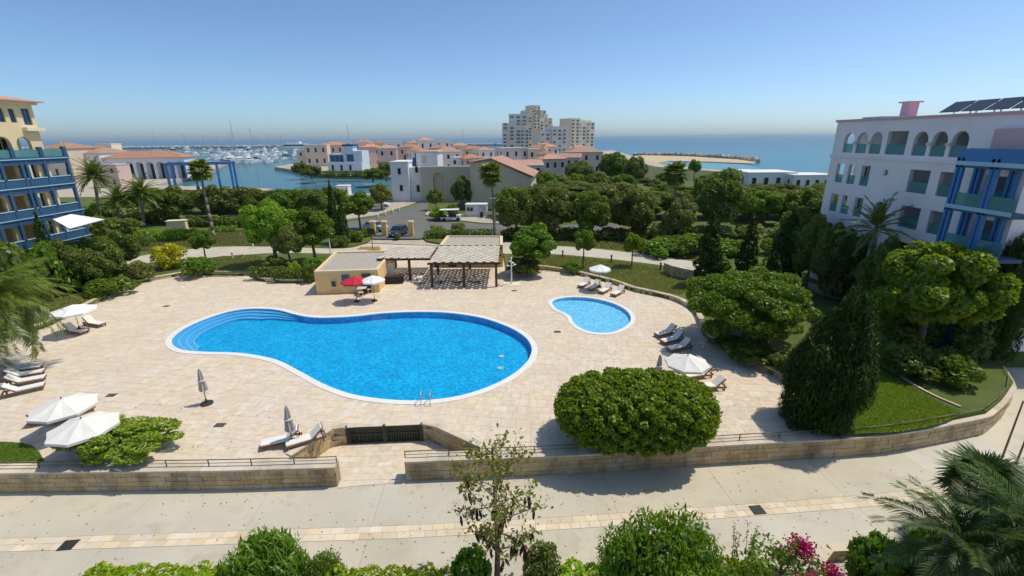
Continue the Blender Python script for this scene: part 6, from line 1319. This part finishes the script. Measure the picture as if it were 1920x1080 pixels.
HD = [('hedge_bright', 300, 452, 430, 90, 'clipped light hedge left of the fan palm'), ('hedge_bright', 345, 448, 427, 70, 'clipped hedge nearest the fan palm'), ('hedge_dark', 240, 462, 440, 90, 'clipped dark hedge beyond the left path'), ('hedge_bright', 420, 436, 422, 50, 'clipped hedge right of the fan palm foot'), ('hedge_dark', 505, 520, 498, 80, 'curved dark hedge on the edging left of the hut'), ('hedge_dark', 545, 524, 503, 70, 'curved dark hedge nearest the hut'), ('hedge_dark', 830, 446, 430, 70, 'low dark hedge on the verge behind the left pergola'), ('hedge_dark', 885, 444, 428, 80, 'low dark hedge behind the right hut'), ('hedge_dark', 1040, 452, 434, 100, 'dark hedge on the lawn right of the hut'), ('hedge_dark', 1150, 452, 430, 120, 'dark hedge behind the two young trees'), ('hedge_dark', 1270, 462, 440, 100, 'dark hedge behind the far right path'), ('hedge_dark', 1570, 470, 446, 120, 'dark hedge before the white apartment building'), ('hedge_dark', 1480, 470, 450, 90, 'hedge right of the cypress trio'), ('hedge_dark', 280, 418, 392, 110, 'dark hedge behind the left palms'), ('hedge_dark', 400, 424, 404, 120, 'dark hedge along the road left'), ('hedge_dark', 490, 424, 404, 110, 'dark hedge along the road behind the bright green tree')]
for k, x, yb, yt, wd, lb in HD: grow(k, x, yb, yt, wd, lb, rz=rnd.uniform(-.15, .15), group='clipped hedges')
# --- palms
def palm_at(label, px, pyb, pxt, pyt, ftype, nf, fs, z=ZG, **k):
    p = G(px, pyb, z); rr_ = ray(pxt, pyt); t = p.y/rr_.y; top = Vector((rr_.x*t, p.y, CAMZ+rr_.z*t)); return palm(label, p, top, ftype, nf, fs, **k)
palm_at('tall fan palm with pale bare trunk at left', 402, 447, 374, 318, 'fan', 38, 1.15, r=.22, seed=2, dry=8); palm_at('fan palm in front of the tan gable house', 928, 446, 921, 326, 'fan', 38, 1.2, r=.2, seed=3, dry=8)
palm_at('date palm nearest the cream apartment building', 190, 420, 176, 330, 'date', 56, 1.1, r=.28, seed=4); palm_at('bushy date palm left of the tall fan palm', 270, 425, 264, 362, 'date', 54, 1.05, r=.25, seed=5); palm_at('low date palm between the two larger date palms', 222, 430, 220, 375, 'date', 44, .95, r=.25, seed=15)
palm_at('dark fan palm in the trees before the lagoon', 1268, 440, 1266, 325, 'fan', 34, 1.3, r=.25, seed=6, dry=16)
palm('feather palm in front of the white apartment building', Vector((30.9, 39.6, ZG)), Vector((31.3, 39.6, 8.0)), 'date', 26, .85, r=.16, seed=7, elev=(80, -25))
for lb, x, y, w_, h_ in (('dark shrub at the foot of the blue balcony posts, nearer the wall bend', 30.6, 32.2, 3.6, 3.6), ('dark shrub at the foot of the blue balcony posts, farther along', 30.6, 34.8, 3.8, 4.2), ('dark shrub between the blue posts and the right cypress', 32.2, 29.9, 3., 3.)): put('shrub_dark', Vector((x, y, ZG)), w_, h_, lb)
palm_at('drooping feather palm at the left picture edge', -30, 700, -22, 556, 'left', 46, 1.15, z=0., r=.2, seed=8, elev=(60, -50))
# --- foreground: slender pod tree
def pod_tree():
    p = G(932, 1094, ZP); r = thing('slender_tree', 'slender foreground tree with sparse leaves and dark hanging pods', 'tree', p); rr = random.Random(5); h = zat(930, 835, p)-ZP; mb = MB()
    tr = [Vector((.12*math.sin(t*5)*h*.06, .05*math.cos(t*4), h*t)) for t in [i/10 for i in range(11)]]; rad = [.13*(1-.85*i/10) for i in range(11)]; mb.path(tr, rad, 8); ends = []
    for i in range(26):
        t = .26+.72*i/26; a = i*2.4+rr.uniform(-.4, .4); b = tr[min(10, int(t*10))].lerp(tr[min(10, int(t*10)+1)], t*10 % 1); l = (1.75*(1-abs(t-.55)*1.1))*rr.uniform(.7, 1.15); m_ = b+Vector((math.cos(a)*l*.55, math.sin(a)*l*.55, l*.12)); e = b+Vector((math.cos(a)*l, math.sin(a)*l, l*rr.uniform(-.05, .45))); mb.path([b, m_, e], [.035*(1.2-t), .022, .01], 5); ends += [m_, m_.lerp(e, .5), e]
        for q in range(2):
            s = m_.lerp(e, rr.random()); e2 = s+Vector((rr.uniform(-.4, .4), rr.uniform(-.4, .4), rr.uniform(-.1, .35))); mb.path([s, e2], [.012, .006], 4); ends.append(e2)
    mb.build('trunk', 'bark', r, smooth=True); rg = np.random.default_rng(5)
    E = np.array([e[:] for e in ends]+[t[:] for t in tr[7:]]); P = E[rg.integers(0, len(E), 1700)]+rg.normal(0, .16, (1700, 3)); V_, F_, T_ = leaves(rg, P, rg.normal(0, 1, (1700, 3)), .09, 2.0, .5, .2); obj('crown', np_mesh('crown', V_, F_, T_, np.zeros(len(F_)), ['leaf_pod']), r)
    pm = MB(); pm.lathe([(.005, 0), (.035, -.06), (.045, -.18), (.03, -.3), (.004, -.36)], 7); po = pm.build('pod', 'black', r, ends[0]); po.scale = (1.3, .8, .8)
    for i in range(120):
        e = ends[rr.randrange(len(ends))]
        if e.z > h*.72: continue
        obj('pod', po.data, r, e+Vector((rr.uniform(-.08, .08), rr.uniform(-.08, .08), -.02)), (rr.uniform(-.3, .3), rr.uniform(-.3, .3), rr.uniform(0, 6)), [rr.uniform(.9, 1.6)]*3)
pod_tree()
FG = [('oleander', 510, 1110, 1017, 170, 'long leaved oleander bush at the bottom left of centre'), ('feather_bush', 612, 1110, 1044, 80, 'small feathery bush right of the oleander'), ('laurel', 885, 1105, 1028, 90, 'broad leaved dark bush at the foot of the pod tree'), ('ball', 1016, 1098, 1018, 74, 'dark clipped ball shrub right of the pod tree'), ('feather_bush', 1245, 1112, 985, 210, 'large feathery green bush at the bottom centre'), ('oleander', 1170, 1105, 1022, 110, 'leafy green bush left of the large feathery bush'), ('lime_hedge', 1180, 1118, 1056, 260, 'lime green low hedge before the feathery bush'), ('lime_hedge', 1350, 1112, 1042, 170, 'lime green low hedge beside the magenta flowers'), ('lime_hedge', 300, 1122, 1064, 260, 'low hedge tips along the bottom left edge'), ('lime_hedge', 730, 1124, 1066, 240, 'low hedge tips below the concrete at bottom centre'), ('laurel', 1635, 1105, 1005, 110, 'dark flowering bush left of the foreground palms')]
for k, x, yb, yt, wd, lb in FG: grow(k, x, yb, yt, wd, lb, z=ZP+.05, rz=0.)
def flowers(parent_key, label, px, pyb, pyt, wpx, n, nf, seed):
    p = G(px, pyb, ZP+.05); w, h = wat(wpx, p), zat(px, pyt, p)-ZP; r = thing('bougainvillea', label, 'bush', p); rg = np.random.default_rng(seed); bl = blob_ell(seed, w/2*.85, w/2*.7, h/2*.9, 16, .28, .42, z0=.05, flat=.8)
    obj('crown', crown_mesh('crown', seed, bl, n, .085, ['leaf_flower'], 1.7, .8, .6), r)
    B = np.array(bl); k = rg.choice(len(B)-1, 9, replace=False); P = []
    for i in k:
        if B[i, 2] < h*.3: continue
        c = B[i, :3]+unitv(B[i:i+1, :3]-np.array([[0, 0, h*.4]]))[0]*B[i, 3]*.85; P.append(c+rg.normal(0, .17, (nf//7, 3)))
    P = np.concatenate(P); V_, F_, T_ = leaves(rg, P, rg.normal(0, 1, P.shape), .075, 1.2, .5, .3); obj('blossom', np_mesh('blossom', V_, F_, T_, np.zeros(len(F_)), ['petal']), r); trunk_mb(seed, h*.5, .06, 5, h*.3).build('trunk', 'bark', r)
    mb = MB(); V2 = []
    for j in range(3):
        e = Vector((rg.uniform(-.4, .4)*w, rg.uniform(-.2, .2), h*rg.uniform(1.0, 1.3))); s = Vector((e.x*.7, e.y, h*.6)); mb.path([s, e], [.012, .004], 4); V2 += [s.lerp(e, t)[:] for t in np.linspace(.4, 1, 26)]
    mb.build('shoot', 'bark', r); V2 = np.array(V2)+rg.normal(0, .035, (len(V2), 3)); a, b, c = leaves(rg, V2, rg.normal(0, 1, V2.shape), .06, 1.6); obj('shoot_leaves', np_mesh('shoot_leaves', a, b, c, np.zeros(len(b)), ['leaf_flower']), r)
flowers('', 'magenta bougainvillea bush at the bottom right of centre', 1455, 1114, 1030, 210, 3200, 3200, 81); flowers('', 'bougainvillea with a few pink blooms left of the foreground palms', 1640, 1090, 1010, 90, 1800, 240, 82)
def twig(label, px, pyb, pyt, seed):
    p = G(px, pyb, ZP+.05); h = zat(px, pyt, p)-ZP; r = thing('twig_shrub', label, 'shrub', p); rr = random.Random(seed); mb = MB(); P = []
    for j in range(3):
        e = Vector((rr.uniform(-.25, .25), rr.uniform(-.2, .2), h*rr.uniform(.8, 1.0))); m_ = Vector((e.x*.4, e.y*.4, h*.5)); mb.path([Vector((0, 0, 0)), m_, e], [.015, .01, .004], 5); P += [m_.lerp(e, t)[:] for t in np.linspace(0, 1, 34)]
    mb.build('stem', 'bark', r); rg = np.random.default_rng(seed); P = np.array(P)+rg.normal(0, .05, (len(P), 3)); a, b, c = leaves(rg, P, rg.normal(0, 1, P.shape), .055, 1.5); obj('leaves', np_mesh('leaves', a, b, c, np.zeros(len(b)), ['leaf_olive']), r)
twig('thin twiggy shrub left of the magenta bougainvillea', 1368, 1105, 984, 1); twig('thinner twiggy shrub touching the magenta bougainvillea', 1392, 1105, 976, 2)
# foreground palms, bottom right
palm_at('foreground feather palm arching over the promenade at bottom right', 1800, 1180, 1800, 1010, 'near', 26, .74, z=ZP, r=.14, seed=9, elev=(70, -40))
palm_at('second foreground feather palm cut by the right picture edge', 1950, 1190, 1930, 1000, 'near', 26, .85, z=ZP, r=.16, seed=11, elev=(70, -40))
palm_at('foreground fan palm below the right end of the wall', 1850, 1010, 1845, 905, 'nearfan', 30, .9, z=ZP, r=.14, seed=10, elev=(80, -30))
for lb, px, yb, yt, wd in (('dark leafy bush under the foreground palms', 1720, 1120, 1010, 150), ('dark leafy bush in the bottom right corner', 1850, 1130, 1010, 160), ('dark leafy bush below the fan palm at right edge', 1900, 1040, 920, 120)): grow('laurel', px, yb, yt, wd, lb, z=ZP+.05)
# ------------------------------------------------------------------ sea air: one even, pale volume round the whole place
hz = bpy.data.materials.new('haze'); hz.use_nodes = True; hn = hz.node_tree.nodes; hn.clear()
ho = hn.new('ShaderNodeOutputMaterial'); hv = hn.new('ShaderNodeVolumePrincipled'); hv.inputs['Color'].default_value = (.78, .9, 1, 1); hv.inputs['Density'].default_value = 5e-5; hv.inputs['Anisotropy'].default_value = .3
hz.node_tree.links.new(hv.outputs[0], ho.inputs['Volume'])
hb = MB().box(-95000, -80, -9, 95000, 95000, 82).build('haze', hz); hb['kind'] = 'stuff'; tag(hb, 'thin pale sea haze filling the air over the whole bay', 'haze')
